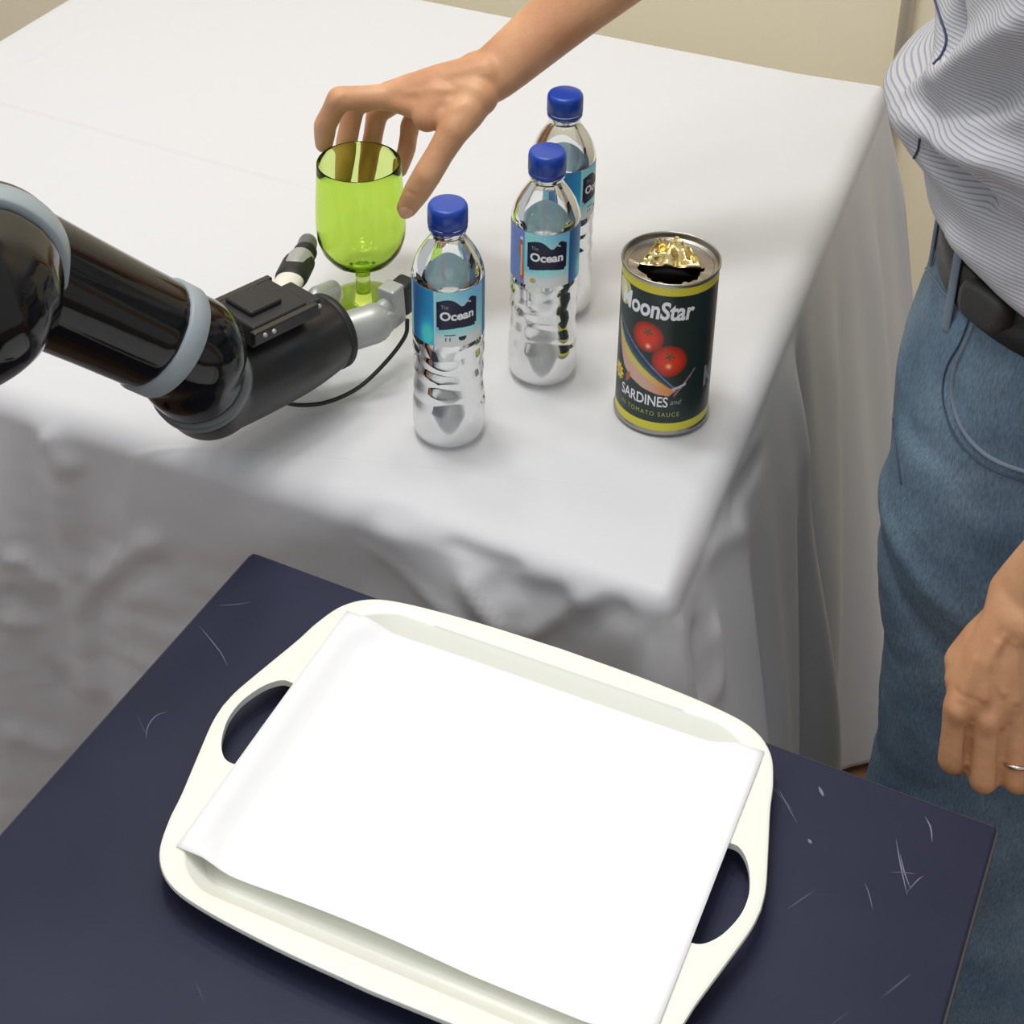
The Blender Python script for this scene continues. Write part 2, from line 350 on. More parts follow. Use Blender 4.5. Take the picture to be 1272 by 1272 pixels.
# ------------------------------------------------------------------ table under its cloth
TZ = .75
FR, FL_, BL, BR = np.array([-.245, .821]), np.array([-1.235, .788]), np.array([-1.245, 1.635]), np.array([-.300, 1.655])
tb = thing('cloth_covered_table', 'large table hidden under the floor-length white tablecloth', 'table', (-.75, 1.22, 0))
q = [FR, FL_, BL, BR]; cen = sum(q)/4
ins = [cen+(p-cen)*.965 for p in q]
obj('tabletop', poly_prism([(*p, TZ-.035) for p in ins][::-1], (0, 0, .025)), M['board_edge'], tb, False)
for p in ins:
    l = cen+(p-cen)*.93; obj('leg', sweep([(*l, 0), (*l, TZ-.036)], [.016, .016], 16), M['steel'], tb)
def cloth_mesh():
    rc = .013; out = []; nrm = []; side = []
    for i in range(4):
        a, b, c = q[i-1], q[i], q[(i+1) % 4]
        d1 = (a-b)/np.linalg.norm(a-b); d2 = (c-b)/np.linalg.norm(c-b)
        n2 = np.array([d2[1], -d2[0]]);
        if n2@(b-cen) < 0: n2 = -n2
        n1 = np.array([d1[1], -d1[0]])
        if n1@(b-cen) < 0: n1 = -n1
        o = b+(d1+d2)*rc
        for k in range(3):
            t = k/2; n = n1*(1-t)+n2*t; n /= np.linalg.norm(n); out.append(o+n*rc); nrm.append(n); side.append((i, 0))
        e = c+((a-b)/np.linalg.norm(a-b)*0+(-d2)*rc)+(-n2)*0
        st = out[-1]; en = c-d2*rc+n2*0; L = np.linalg.norm(en-st); m_ = int(L/.0055)
        for k in range(1, m_): out.append(st+d2*L*k/m_); nrm.append(n2); side.append((i, k/m_))
    out = np.array(out); nrm = np.array(nrm); N = len(out)
    s = np.concatenate([[0], np.cumsum(np.linalg.norm(np.diff(out, axis=0), axis=1))])
    V = []
    # top, from the middle outwards
    lam = list(np.linspace(.04, .93, 40))
    def wr(x, y): return .0012*fbm((x, y, .3), 5, 3)+.0006*fbm((x, y, 3), 16, 2)
    for l in lam:
        for p in out:
            P = cen+(p-cen)*l; V.append((P[0], P[1], TZ+wr(*P)-.0012))
    er = .024
    for k in range(11):                            # the soft edge
        a = k/10*math.pi/2
        for p, n in zip(out, nrm):
            e_ = er-.0138*max(0, 1-np.min([np.hypot(*(p-c_)) for c_ in q])/.10)
            P = p-n*e_*(1-math.sin(a)); V.append((P[0], P[1], TZ-er*(1-math.cos(a))+wr(*P)*(1-k/10)-.0012*(1-k/10)))
    D = TZ-er-.012; rows = 120
    def hang(p, n, sd, sv, t):
        h = t*D; z = TZ-er-h; i, u = sd; o = 0.0
        amp = min(1, h/.12)
        x, y = p
        if n[1] < -.5:                             # front fall
            o += .03*t
            o += amp*(.010*math.sin(x*15+1.2+1.5*t)+.006*math.sin(x*37+2.4*t+.4))*(.4+t)
            o += .016*amp*math.exp(-((x+.83+.03*t)/.035)**2)-.010*amp*math.exp(-((x+.755)/.03)**2)
            o += .0020*abs(fbm((x*1.1+t*.35, t*1.1-x*.3, 2), 9, 4))*amp*2
            o += .010*math.exp(-((x+.40)/.05)**2)*math.sin(min(h/.16, 1)*math.pi)    # pouch under the edge
            o -= .012*math.exp(-((x+.475)/.04)**2)*math.sin(min(h/.10, 1)*math.pi)
            o -= .010*math.exp(-((x+.325)/.025)**2)*math.sin(min(h/.09, 1)*math.pi)
            o += .0025*math.exp(-((h-.055-.35*(x+.38))/.006)**2)*math.exp(-((x+.42)/.06)**2)
        elif n[0] > .5:                            # right fall
            o += (.105+.03*math.sin(y*9))*t**.9
            o += amp*(.011*math.sin(y*34+.6+2.0*t)+.007*math.sin(y*71+1.5))*(.25+t)
            o += .018*amp*math.exp(-((y-1.17-.12*t)/.022)**2)
            o -= .020*amp*math.exp(-((y-1.215-.12*t)/.018)**2)
        else:
            o += .05*t+amp*(.012*math.sin(sv*24)+.007*math.sin(sv*51+1))*(.3+t)
        return o, z
    corner = {}
    base = np.array([[hang(p, n, sd, sv, k/rows) for p, n, sd, sv in zip(out, nrm, side, s)] for k in range(1, rows+1)])
    # smooth the offsets across the corners
    O = base[:, :, 0].copy()
    ker = np.exp(-np.linspace(-2, 2, 25)**2); ker /= ker.sum()
    Opad = np.concatenate([O[:, -12:], O, O[:, :12]], 1)
    Os = np.stack([np.convolve(r_, ker, 'valid') for r_ in Opad])
    dc = np.min(np.stack([np.hypot(*(out-p).T) for p in q]), 0); w_ = np.clip(1-dc/.07, 0, 1)
    O = O*(1-w_)+Os*w_
    dfr = np.hypot(*(out-FR).T)
    for k in range(rows):
        t = (k+1)/rows
        for j in range(N):
            p, n = out[j], nrm[j]; P = p+n*O[k, j]
            g = math.exp(-(dc[j]/.035)**2); P = P+n*g*.014*min(1, t*2.2)+n*math.exp(-(dc[j]/.016)**2)*.024*min(1, t*6)             # the gathered corner stands out
            if j < 0: pass
            V.append((P[0], P[1], base[k, j, 1]+(.012*math.sin(s[j]*9) if k == rows-1 else 0)*0))
    return V, grid_faces(40+11+rows, N)+[tuple(range(N))[::-1]]
cl = obj('tablecloth', cloth_mesh(), M['cloth'])
def drape(me_, lines):
    """raise folds (h > 0) and press creases (h < 0) along lines seen on the cloth"""
    c_ = get_co(me_); bvh = BVHTree.FromPolygons([Vector(c) for c in c_], [tuple(p.vertices) for p in me_.polygons]); acc = np.zeros_like(c_)
    for pts, w, h_ in lines:
        P = []; p2 = [p[:2] for p in crom([(x, y, 0) for x, y in pts], 24)]; Nn = []
        for x, y in p2:
            r_ = bvh.ray_cast(Vector(CAM), Vector(ray(x, y)).normalized())
            if r_[0] is not None: P.append(np.array(r_[0])); n_ = np.array(r_[1]); Nn.append(n_ if n_@CF < 0 else -n_)
        if len(P) < 2: continue
        P = np.array(P); Nn = np.array(Nn); ker_ = np.exp(-np.linspace(-2, 2, 41)**2); Nn = np.stack([np.convolve(np.pad(Nn[:, i_], 20, mode='edge'), ker_/ker_.sum(), 'valid') for i_ in range(3)], 1); lo = P.min(0)-4*w; hi = P.max(0)+4*w; idx = np.where(((c_ > lo) & (c_ < hi)).all(1))[0]
        if not len(idx): continue
        q_ = c_[idx]; d_ = np.linalg.norm(q_[:, None]-P[None], axis=2); k_ = d_.argmin(1); d_ = d_.min(1); f_ = k_/(len(P)-1); fade = np.clip(np.minimum(f_, 1-f_)*5, .15, 1)
        acc[idx] += Nn[k_]*(h_*fade*np.exp(-(d_/w)**2))[:, None]
    set_co(me_, c_+acc)
drape(cl.data, [([(60, 540), (80, 620), (98, 720), (112, 830), (118, 900)], .016, .012), ([(0, 688), (35, 700), (75, 735)], .009, .006), ([(0, 735), (30, 745), (70, 770)], .008, -.005),
    ([(0, 760), (40, 785), (92, 850)], .009, .006), ([(35, 772), (60, 810), (92, 868)], .008, -.006), ([(0, 905), (45, 920), (90, 940)], .010, .005), ([(105, 745), (150, 695), (215, 662)], .010, .005),
    ([(110, 770), (160, 720), (220, 700)], .009, -.004), ([(50, 530), (75, 560), (100, 590)], .012, .006), ([(575, 700), (588, 740), (610, 770), (632, 800)], .008, .007), ([(600, 715), (650, 735), (720, 742)], .012, -.006),
    ([(640, 800), (690, 765), (750, 738)], .009, .006), ([(700, 775), (750, 762), (790, 765)], .012, -.006), ([(540, 670), (600, 695), (660, 715)], .008, -.005), ([(824, 772), (822, 820), (822, 890)], .006, -.014), ([(836, 762), (842, 810), (850, 890)], .007, .010), ([(862, 770), (866, 820), (872, 890)], .008, -.008),
    ([(868, 700), (900, 670), (935, 655)], .010, .003), ([(880, 760), (890, 820), (885, 880)], .012, .006), ([(905, 640), (925, 600), (950, 560)], .010, -.006), ([(430, 690), (470, 640), (520, 655)], .012, -.003), ([(850, 230), (880, 260), (900, 280)], .008, .0012), ([(905, 280), (925, 240), (960, 225)], .008, .0012)])
tag(cl, 'white tablecloth spread over the table and hanging in folds to the floor', 'tablecloth')
so = cl.modifiers.new('thick', 'SOLIDIFY'); so.thickness = .0008; so.offset = -1

# ------------------------------------------------------------------ navy side table
BZ = .71
st = thing('navy_side_table', 'small square table with a scratched navy blue top under the cream tray', 'table', (-.28, .5, 0))
A, B = np.array([-.554, .775]), np.array([-.012, .765]); ux = (B-A)/np.linalg.norm(B-A); uy = np.array([ux[1], -ux[0]])
Lx = np.linalg.norm(B-A); D_, C_ = A+uy*Lx, B+uy*Lx; mid = (A+C_)/2
obj('tabletop', box((*mid, BZ-.011), (Lx, Lx, .022), X=(*ux, 0), bevel=.0015), M['navy'], st, False)
for c in (A, B, C_, D_):
    l = mid+(c-mid)*.80; obj('leg', box((*l, (BZ-.022)/2), (.03, .03, BZ-.022), bevel=.003), M['steel'], st, False)
for a, b in ((A, B), (B, C_), (C_, D_), (D_, A)):
    m_ = mid+((a+b)/2-mid)*.80; d = (b-a)/np.linalg.norm(b-a)
    obj('rail', box((*m_, BZ-.047), (Lx*.80-.032, .02, .05), X=(*d, 0), bevel=.002), M['steel'], st, False)
    e = mid+((a+b)/2-mid)*1.0; n = ((a+b)/2-mid)/np.linalg.norm((a+b)/2-mid); e = e+n*.0008
    obj('edge_strip', box((*e, BZ-.012), (Lx-.004, .0016, .0195), X=(*d, 0)), M['board_edge'], st, False)
def scratch(pts, w):
    P = crom([at(x, y, BZ+.00012) for x, y in pts], 5); V = []
    for i, p in enumerate(P):
        d = P[min(i+1, len(P)-1)]-P[max(i-1, 0)]; n = np.array([-d[1], d[0], 0]); n /= np.linalg.norm(n)
        ww = w*math.sin(math.pi*(i+.4)/(len(P)))
        V += [p-n*ww, p+n*ww]
    return V, [(2*i, 2*i+1, 2*i+3, 2*i+2) for i in range(len(P)-1)]
for pts, w in [([(247, 777), (262, 795), (275, 812), (283, 828)], .0003), ([(181, 918), (184, 902), (194, 889), (208, 884)], .0003), ([(966, 978), (978, 1000), (990, 1022)], .00025),
               ([(1149, 1014), (1156, 1028), (1158, 1046)], .0005), ([(1113, 1042), (1119, 1076), (1127, 1112)], .0004), ([(1118, 1060), (1123, 1082), (1131, 1104)], .0004),
               ([(1127, 1108), (1139, 1094), (1147, 1088)], .0003), ([(1074, 1096), (1080, 1112), (1084, 1130)], .00025), ([(1105, 1083), (1126, 1084), (1138, 1086)], .0002),
               ([(1017, 977), (1020, 983), (1023, 989)], .0011), ([(1004, 1042), (1006, 1045), (1008, 1048)], .001), ([(270, 752), (290, 751), (312, 748)], .0002)]:
    obj('scratch', scratch(pts, w), M['scratch'], st, False)

# ------------------------------------------------------------------ tray and paper
TA = math.radians(.8); TU = np.array([math.cos(TA), math.sin(TA)]); TV = np.array([-TU[1], TU[0]]); TC = np.array([-.3, .633])+TU*-.003+TV*-.002
tray = thing('serving_tray', 'cream plastic serving tray with two cut-out handles on the navy table', 'tray', (*TC, BZ))
def tray_outline(n=220):
    half = [(0, .137), (.06, .1355), (.11, .1315), (.137, .125), (.153, .111), (.161, .09), (.165, .07), (.172, .042), (.1785, .015), (.180, 0)]
    c = [p[:2] for p in crom([(x, y, 0) for x, y in half], 8)]
    Q = c+[(x, -y) for x, y in c[::-1][1:]]; Q = Q+[(-x, y) for x, y in Q[::-1][1:-1]]
    return np.array(Q)
TO = tray_outline(); NT = len(TO)
def resamp(P, n):
    P = np.vstack([P, P[:1]]); s = np.concatenate([[0], np.cumsum(np.hypot(*np.diff(P, axis=0).T))]); t = np.linspace(0, s[-1], n+1)[:-1]
    return np.stack([np.interp(t, s, P[:, 0]), np.interp(t, s, P[:, 1])], 1)
TO = resamp(TO, 240)
def rrect(a, b, r, n=240):
    P = []
    for cx, cy, a0 in ((a-r, b-r, 0), (-a+r, b-r, 90), (-a+r, -b+r, 180), (a-r, -b+r, 270)):
        for k in range(16): t = math.radians(a0+90*k/15); P.append((cx+r*math.cos(t), cy+r*math.sin(t)))
    P = np.array(P[::-1]); P = resamp(P, n); i = np.argmin(np.hypot(*(P-TO[0]).T)); return np.roll(P, -i, 0)
def tray_build():
    floor_ = rrect(.139, .109, .03); foot = rrect(.136, .106, .03)
    # loops: underside foot -> rim underside -> rim edge -> rim top -> well wall -> well floor
    mid_ = rrect(.146, .1215, .036)
    L = [(foot, .0), (floor_*1.0, .003), (mid_*1.003, .0135), (TO*.985, .0148), (TO*.997, .0156), (TO, .0175), (TO*.997, .0192), (TO*.985, .0200), (mid_, .0185), (mid_*.99, .0165), (floor_*.995, .0055), (floor_*.975, .0035)]
    V = []
    for P, z in L:
        for p in P: w = TC+TU*p[0]+TV*p[1]; V.append((w[0], w[1], BZ+z))
    n = len(TO); Fc = grid_faces(len(L), n); k = (len(L)-1)*n
    Fc.append(tuple(range(k, k+n))); Fc.append(tuple(range(n))[::-1])
    me = pyd('body', V, Fc); bm = bmesh.new(); bm.from_mesh(me); bmesh.ops.recalc_face_normals(bm, faces=bm.faces[:]); bm.to_mesh(me); bm.free()
    o = bpy.data.objects.new('body', me); COL.objects.link(o)
    cuts = []
    for sg in (1, -1):
        pts = [(.1475, .036), (.156, .035), (.164, .026), (.1695, .012), (.171, 0), (.1695, -.012), (.164, -.026), (.156, -.035), (.1475, -.036), (.1455, -.030), (.1455, 0), (.1455, .030)]
        c = [p[:2] for p in crom([(sg*x, y, 0) for x, y in pts+pts[:1]], 5)][:-1]
        P3 = [(*(TC+TU*x+TV*y), BZ-.01) for x, y in c]
        cm = pyd('cut', *poly_prism(P3, (0, 0, .05))); bm = bmesh.new(); bm.from_mesh(cm); bmesh.ops.recalc_face_normals(bm, faces=bm.faces[:]); bm.to_mesh(cm); bm.free()
        co = bpy.data.objects.new('cut', cm); COL.objects.link(co); cuts.append(co)
        b = o.modifiers.new('b', 'BOOLEAN'); b.operation = 'DIFFERENCE'; b.object = co; b.solver = 'EXACT'
    bv = o.modifiers.new('bev', 'BEVEL'); bv.width = .0006; bv.segments = 2; bv.limit_method = 'ANGLE'; bv.angle_limit = math.radians(50)
    dg = bpy.context.evaluated_depsgraph_get(); out = bpy.data.meshes.new_from_object(o.evaluated_get(dg))
    for c in cuts: bpy.data.objects.remove(c)
    bpy.data.objects.remove(o)
    out.transform(Matrix.Translation(tray.location).inverted()); b = link('body', out, M['tray'], tray)
    b.modifiers.new('n', 'WEIGHTED_NORMAL')
    # handle grips: the raised outer bows of both cut-outs
    return b
tray_build()
def paper_mesh():
    nx, ny = 50, 36; V = []
    PC = TC+TU*.0015+TV*.003
    ang = math.radians(.3); c, s_ = math.cos(ang), math.sin(ang)
    for j in range(ny+1):
        for i in range(nx+1):
            x = (i/nx-.5)*.297; y = (j/ny-.5)*.210
            qx, qy = abs(x)-.109, abs(y)-.079
            dd = math.hypot(max(qx, 0), max(qy, 0))+min(max(qx, qy), 0)-.03
            k = min(1, max(0, (dd+.013)/.018)); k = k*k*(3-2*k)
            z = .0056+.0004*math.sin(x*30)*math.cos(y*25)+.0145*k
            z += .003*math.exp(-((y+.105)/.012)**2)*max(0, math.sin((x+.10)*22))
            w = PC+TU*(x*c-y*s_)+TV*(x*s_+y*c); V.append((w[0], w[1], BZ+z))
    return V, grid_faces(ny+1, nx+1, False)
pp = obj('paper_sheet', paper_mesh(), M['paper']); tag(pp, 'blank white sheet of paper lying in the cream tray', 'paper')
so = pp.modifiers.new('t', 'SOLIDIFY'); so.thickness = .0003; so.offset = 1

# ------------------------------------------------------------------ wine glass
G = at(452, 378, TZ); G[2] = TZ
gl = thing('wine_goblet', 'lime green transparent plastic goblet held by a hand at its rim', 'goblet', tuple(G))
GR, GT = .0345, .141
outer = [(.0, .0005), (.030, .0005), (.0325, .0012), (.0325, .0024), (.026, .0034), (.012, .0046), (.0072, .0075), (.0062, .014), (.0062, .030), (.0072, .036), (.0105, .0395), (.0185, .0435), (.0275, .050), (.0335, .059), (.0368, .070), (.0375, .082), (.0370, .098), (.0360, .115), (.0350, .131), (GR, .1400), (GR-.0005, GT)]
inner = [(GR-.0009, GT), (GR-.0012, .1400), (.0338, .131), (.0348, .115), (.0358, .098), (.0363, .082), (.0356, .070), (.0318, .0605), (.0260, .0523), (.0170, .0462), (.008, .0435), (.0, .0430)]
obj('bowl', lathe([(.0, .0345)]+[p for p in outer if p[1] > .0345]+inner, 96, G), M['lime'], gl)
obj('stem_and_foot', lathe([p for p in outer if p[1] < .0345]+[(.0064, .0342), (0, .0342)], 64, G), M['lime'], gl)

# ------------------------------------------------------------------ water bottles
BP = [(.0135, .186), (.0138, .183), (.0125, .1815), (.0125, .179), (.0145, .175), (.0185, .169), (.0225, .162), (.0255, .154), (.0268, .148), (.0262, .1455), (.0262, .098), (.0268, .0955),
      (.0270, .092), (.0262, .088), (.0262, .086), (.0267, .082), (.0267, .078), (.0258, .074), (.0257, .071), (.0265, .067), (.0266, .063), (.0257, .058), (.0256, .055), (.0264, .050), (.0267, .046), (.0261, .042), (.0261, .040), (.0272, .035), (.0275, .028), (.0275, .012), (.0262, .005), (.0225, .0008), (.018, .0006), (.014, .004), (.006, .0075), (.0, .008)]
def bottle_surface(off, zmax=None, seg=72):
    prof = BP
    if zmax is not None:
        zz = [p[1] for p in BP]; rr = [p[0] for p in BP]
        rtop = np.interp(zmax, zz[:24][::-1], rr[:24][::-1])
        prof = [(0, zmax), (rtop-.0015, zmax), (rtop, zmax-.0004)]+[p for p in BP if p[1] < zmax-.001]
    if zmax is not None: prof = [((r*.4+.0265*.6) if .036 < z < .0955 else r, z) for r, z in prof]
    V = []
    P = [(max(r-off, 0) if r > off else 0, z+(off if z < .01 else 0)) for r, z in prof]
    # resample long straight runs so that the ribs can wander
    for r, z in P:
        for j in range(seg):
            a = 2*math.pi*j/seg
            k = 1.0; dz = 0
            if .036 < z < .092: dz = .0035*math.sin(2*a+z*60)+.0015*math.sin(3*a+1); k = 1-.008*math.sin(4*a+z*150)
            if z < .002 and r > .012: k = 1-.10*(.5+.5*math.cos(5*a))*0
            V.append((r*k*math.cos(a), r*k*math.sin(a), z+dz))
    return V, grid_faces(len(P), seg)
def smoothstep(a, b, x): t = np.clip((x-a)/(b-a), 0, 1); return t*t*(3-2*t)
def label_fn(variant):
    def fn(u, z):
        n = len(u); h = (z-.098)/.046
        per = math.pi*.0265*2
        col = np.zeros((n, 3))
        # sea-blue ground, pale towards the lower edge of the badge panel
        g = .5+.5*np.sin(u*95+h*3)
        a, b = np.array([74, 128, 178.]), np.array([126, 178, 214.])
        col[:] = a+(b-a)*np.clip(.25+.5*g+.3*(1-h), 0, 1)[:, None]
        pale = np.array([168, 196, 226.]); w = smoothstep(.32, .12, h)*(np.abs(u) < .021); col = col*(1-w[:, None])+pale*w[:, None]
        def panel(u0, u1):
            nonlocal col
            m = (u > u0) & (u < u1); t = (u-u0)/(u1-u0)
            d, c1, c2 = np.array([30, 66, 112.]), np.array([32, 118, 160.]), np.array([70, 205, 222.])
            k = np.clip(t*1.1-.15+.3*(1-h), 0, 1); pc = d+(c1-d)*k[:, None]
            k2 = np.exp(-((t-.72)/.25)**2-((h-.18)/.22)**2); pc = pc+(c2-pc)*k2[:, None]
            col[m] = pc[m]
            e = np.abs(u-u1) < .0006; col[e] = (150, 190, 210)
        if variant == 0: panel(-.040, -.0172); panel(.024, .0415)
        else:
            panel(.0185, .040); col[(u > -.040) & (u < -.0185)] = (88, 104, 158)
            m = (np.abs(u+.0215-.001*np.sin(h*7)) < .0017*(1.2-h*.6)) & (h > .08) & (h < .85)
            col[m] = (150, 70, 30); m2 = (np.abs(u+.0215) < .0008) & (h > .15) & (h < .75); col[m2] = (222, 150, 70)
            m3 = (np.hypot(u+.0215, z-.1385) < .0016); col[m3] = (225, 214, 205)
            m4 = np.hypot(u+.011, z-.1035) < .0024; col[m4] = (140, 132, 70)
        col = np.clip(col*1.38+16, 0, 250)
        # badge with its wave-shaped top
        top = .137+.0022*np.sin((u+.0155)*190)-.0035*np.exp(-((u-.0035)/.0045)**2)+.0045*np.exp(-((u-.0105)/.004)**2)
        bad = (np.abs(u) < .0157) & (z < top) & (z > .1135+.0008*np.cos(u*180)) & ~((np.abs(u) > .0142) & (z < .115))
        col[bad] = (34, 36, 66)
        wv = (np.abs(z-(.1352+.0013*np.sin((u-.002)*420))) < .0007) & (u > .0025) & (u < .0105); col[wv] = (214, 224, 236)
        if variant == 0:
            hx, hz = u-.0035, z-.1045; ht = (np.abs(hx) < .003-np.maximum(0, -hz)*1.0) & (np.abs(hz) < .0018); col[ht] = (38, 52, 66)
            col[(np.abs(u+.006) < .004) & (np.abs(z-.1085) < .0005)] = (60, 90, 130); col[(np.abs(u+.0075) < .002) & (np.abs(z-.1045) < .0015) & (np.abs(u+.0075) > .001)] = (90, 110, 140)
        seam = np.abs(np.abs(u)-per/2) < .002; col[seam] = (190, 205, 220)
        return np.clip(col, 0, 250)
    return fn
def bottle(px_, ang_off, variant, label, proto=None):
    c = at(*px_, TZ); c[2] = TZ+.0002
    t = thing('water_bottle', label, 'bottle', tuple(c), 'small blue-capped water bottles')
    ang = math.atan2(-c[1], -c[0])+ang_off; t.rotation_euler = (0, 0, ang)
    if proto:
        for ch in list(proto.children):
            if ch.name.startswith('label') and proto['v'] != variant: continue
            d = ch.copy(); d.parent = t; COL.objects.link(d)
            for g in ch.children: e = g.copy(); e.parent = d; COL.objects.link(e)
        if proto['v'] != variant: make_label(t, variant)
    else:
        def loc(name, vf, m, par=t): me = pyd(name, *vf); return link(name, me, m, par)
        loc('bottle_shell', bottle_surface(0), M['pet']); loc('water', bottle_surface(.0007, .1785), M['water'])
        cap = [(0, .2045), (.0115, .2045), (.0133, .2040), (.0142, .2025), (.0144, .200), (.0144, .1885), (.0138, .1880)]
        V = [];
        for r, z in cap:
            for j in range(120): a = 2*math.pi*j/120; k = 1+(.012 if (j % 2 and .188 < z < .2015) else 0); V.append((r*k*math.cos(a), r*k*math.sin(a), z))
        loc('cap', (V, grid_faces(len(cap), 120)), M['blue_cap'])
        loc('cap_band', lathe([(.0136, .1876), (.0143, .1873), (.0143, .1852), (.0136, .1849)], 48), M['blue_cap'])
        make_label(t, variant)
    return t
def make_label(t, variant):
    lab = printed_band('label', (0, 0, 0), .0268, 0, .098, .1455, 560, 156, label_fn(variant), M['bottle_print'], None)
    lab.parent = t
    for txt, w, h, u, z in (('The', .0055, .0032, -.0125, .1315), ('Ocean', .0262, .0078, -.0134, .1212)):
        o = link('lettering', pyd('lettering', *wrap_text(txt, w, h, (0, 0, 0), .02695, 0, u, z, .0007 if txt == 'Ocean' else .0)), M['white_ink'] if txt == 'Ocean' else M['grey_ink'], lab, False)
b1 = bottle((558, 535), math.radians(15), 0, 'blue-capped water bottle nearest the viewer, standing beside the goblet'); b1['v'] = 0
b2 = bottle((673, 460), math.radians(4), 1, 'middle blue-capped water bottle with a small orange figure on its label', b1)
b3 = bottle((694, 378), math.radians(72), 0, 'rearmost blue-capped water bottle, half hidden behind the middle one', b1)
del b1['v']

# ------------------------------------------------------------------ sardine can
K = at(821, 505, TZ); K[2] = TZ
can = thing('food_can', 'opened sardine can with dark green printed label standing on the white cloth', 'can', tuple(K))
ka = math.atan2(-K[1], -K[0]); CH = .140
prof = [(0, .002), (.033, .002), (.0345, .0006), (.0372, .0006), (.0376, .0022), (.0372, .0038), (.0362, .005), (.0362, .1355), (.0369, .1368), (.0375, .1382), (.0374, .1396), (.0368, CH), (.0360, .1396), (.0356, .138), (.0354, .1355), (.0345, .1345), (.0335, .1350), (.0325, .1345), (.0318, .1335)]
obj('body', lathe(prof, 96, K), M['tin'], can)
hd = np.array([math.cos(ka), math.sin(ka), 0]); hs = np.array([-hd[1], hd[0], 0])   # towards the viewer's side, and sideways
def can_p(s, d, z): return K+hs*s+hd*d+np.array([0, 0, z])
# lid panel with a torn opening in its front half
def lid():
    V, Fc = [], []; n = 72
    for ri in range(2):
        for j in range(n):
            a = 2*math.pi*j/n; R_ = .0322
            if ri == 0: V.append(can_p(R_*math.sin(a), R_*math.cos(a), .1338))
            else:
                s_, d_ = math.sin(a), math.cos(a)
                r = .0265+.0012*math.sin(a*9)+.0008*math.sin(a*23)
                if d_ < -.02: # the back half keeps its panel: inner edge runs along the hinge line
                    V.append(can_p(s_*.0235, .0015+.0010*math.sin(a*15), .1333))
                else: V.append(can_p(r*s_*.92, max(.0015, r*d_), .1330+.0006*math.sin(a*17)))
    return V, grid_faces(2, n)
obj('lid', lid(), M['tin'], can)
obj('inside', lathe([(.0315, .1330), (.0350, .120), (.0350, .100), (0, .100)], 48, K), M['dark_food'], can)
def flap():
    nx, ny = 22, 14; V = []; rnd = random.Random(3); jag = [rnd.uniform(-.12, .10) for _ in range(nx+1)]
    for j in range(ny+1):
        for i in range(nx+1):
            u = (i/nx-.5)*2; v = j/ny
            w = .0228*(1-.30*v*v); L = .030*math.sqrt(max(.05, 1-u*u*.85))*(1+jag[i]*v)
            tilt = math.radians(38)+.35*v
            s_ = u*w; r_ = v*L
            cr = .0022*fbm((u*1.5, v*2, 5), 1.7, 3)*(v > 0)*3
            d_ = .0035-r_*math.cos(tilt)+cr*.4; z_ = .1338+r_*math.sin(tilt)*.62+cr*.9+.002*v*math.sin(u*7)
            V.append(can_p(s_, d_, z_))
    return V, grid_faces(ny+1, nx+1, False)
fo = obj('bent_lid_flap', flap(), M['gold'], can); fo['label'] = 'crumpled gold flap bent up from the lid'
fo.modifiers.new('t', 'SOLIDIFY').thickness = .0004
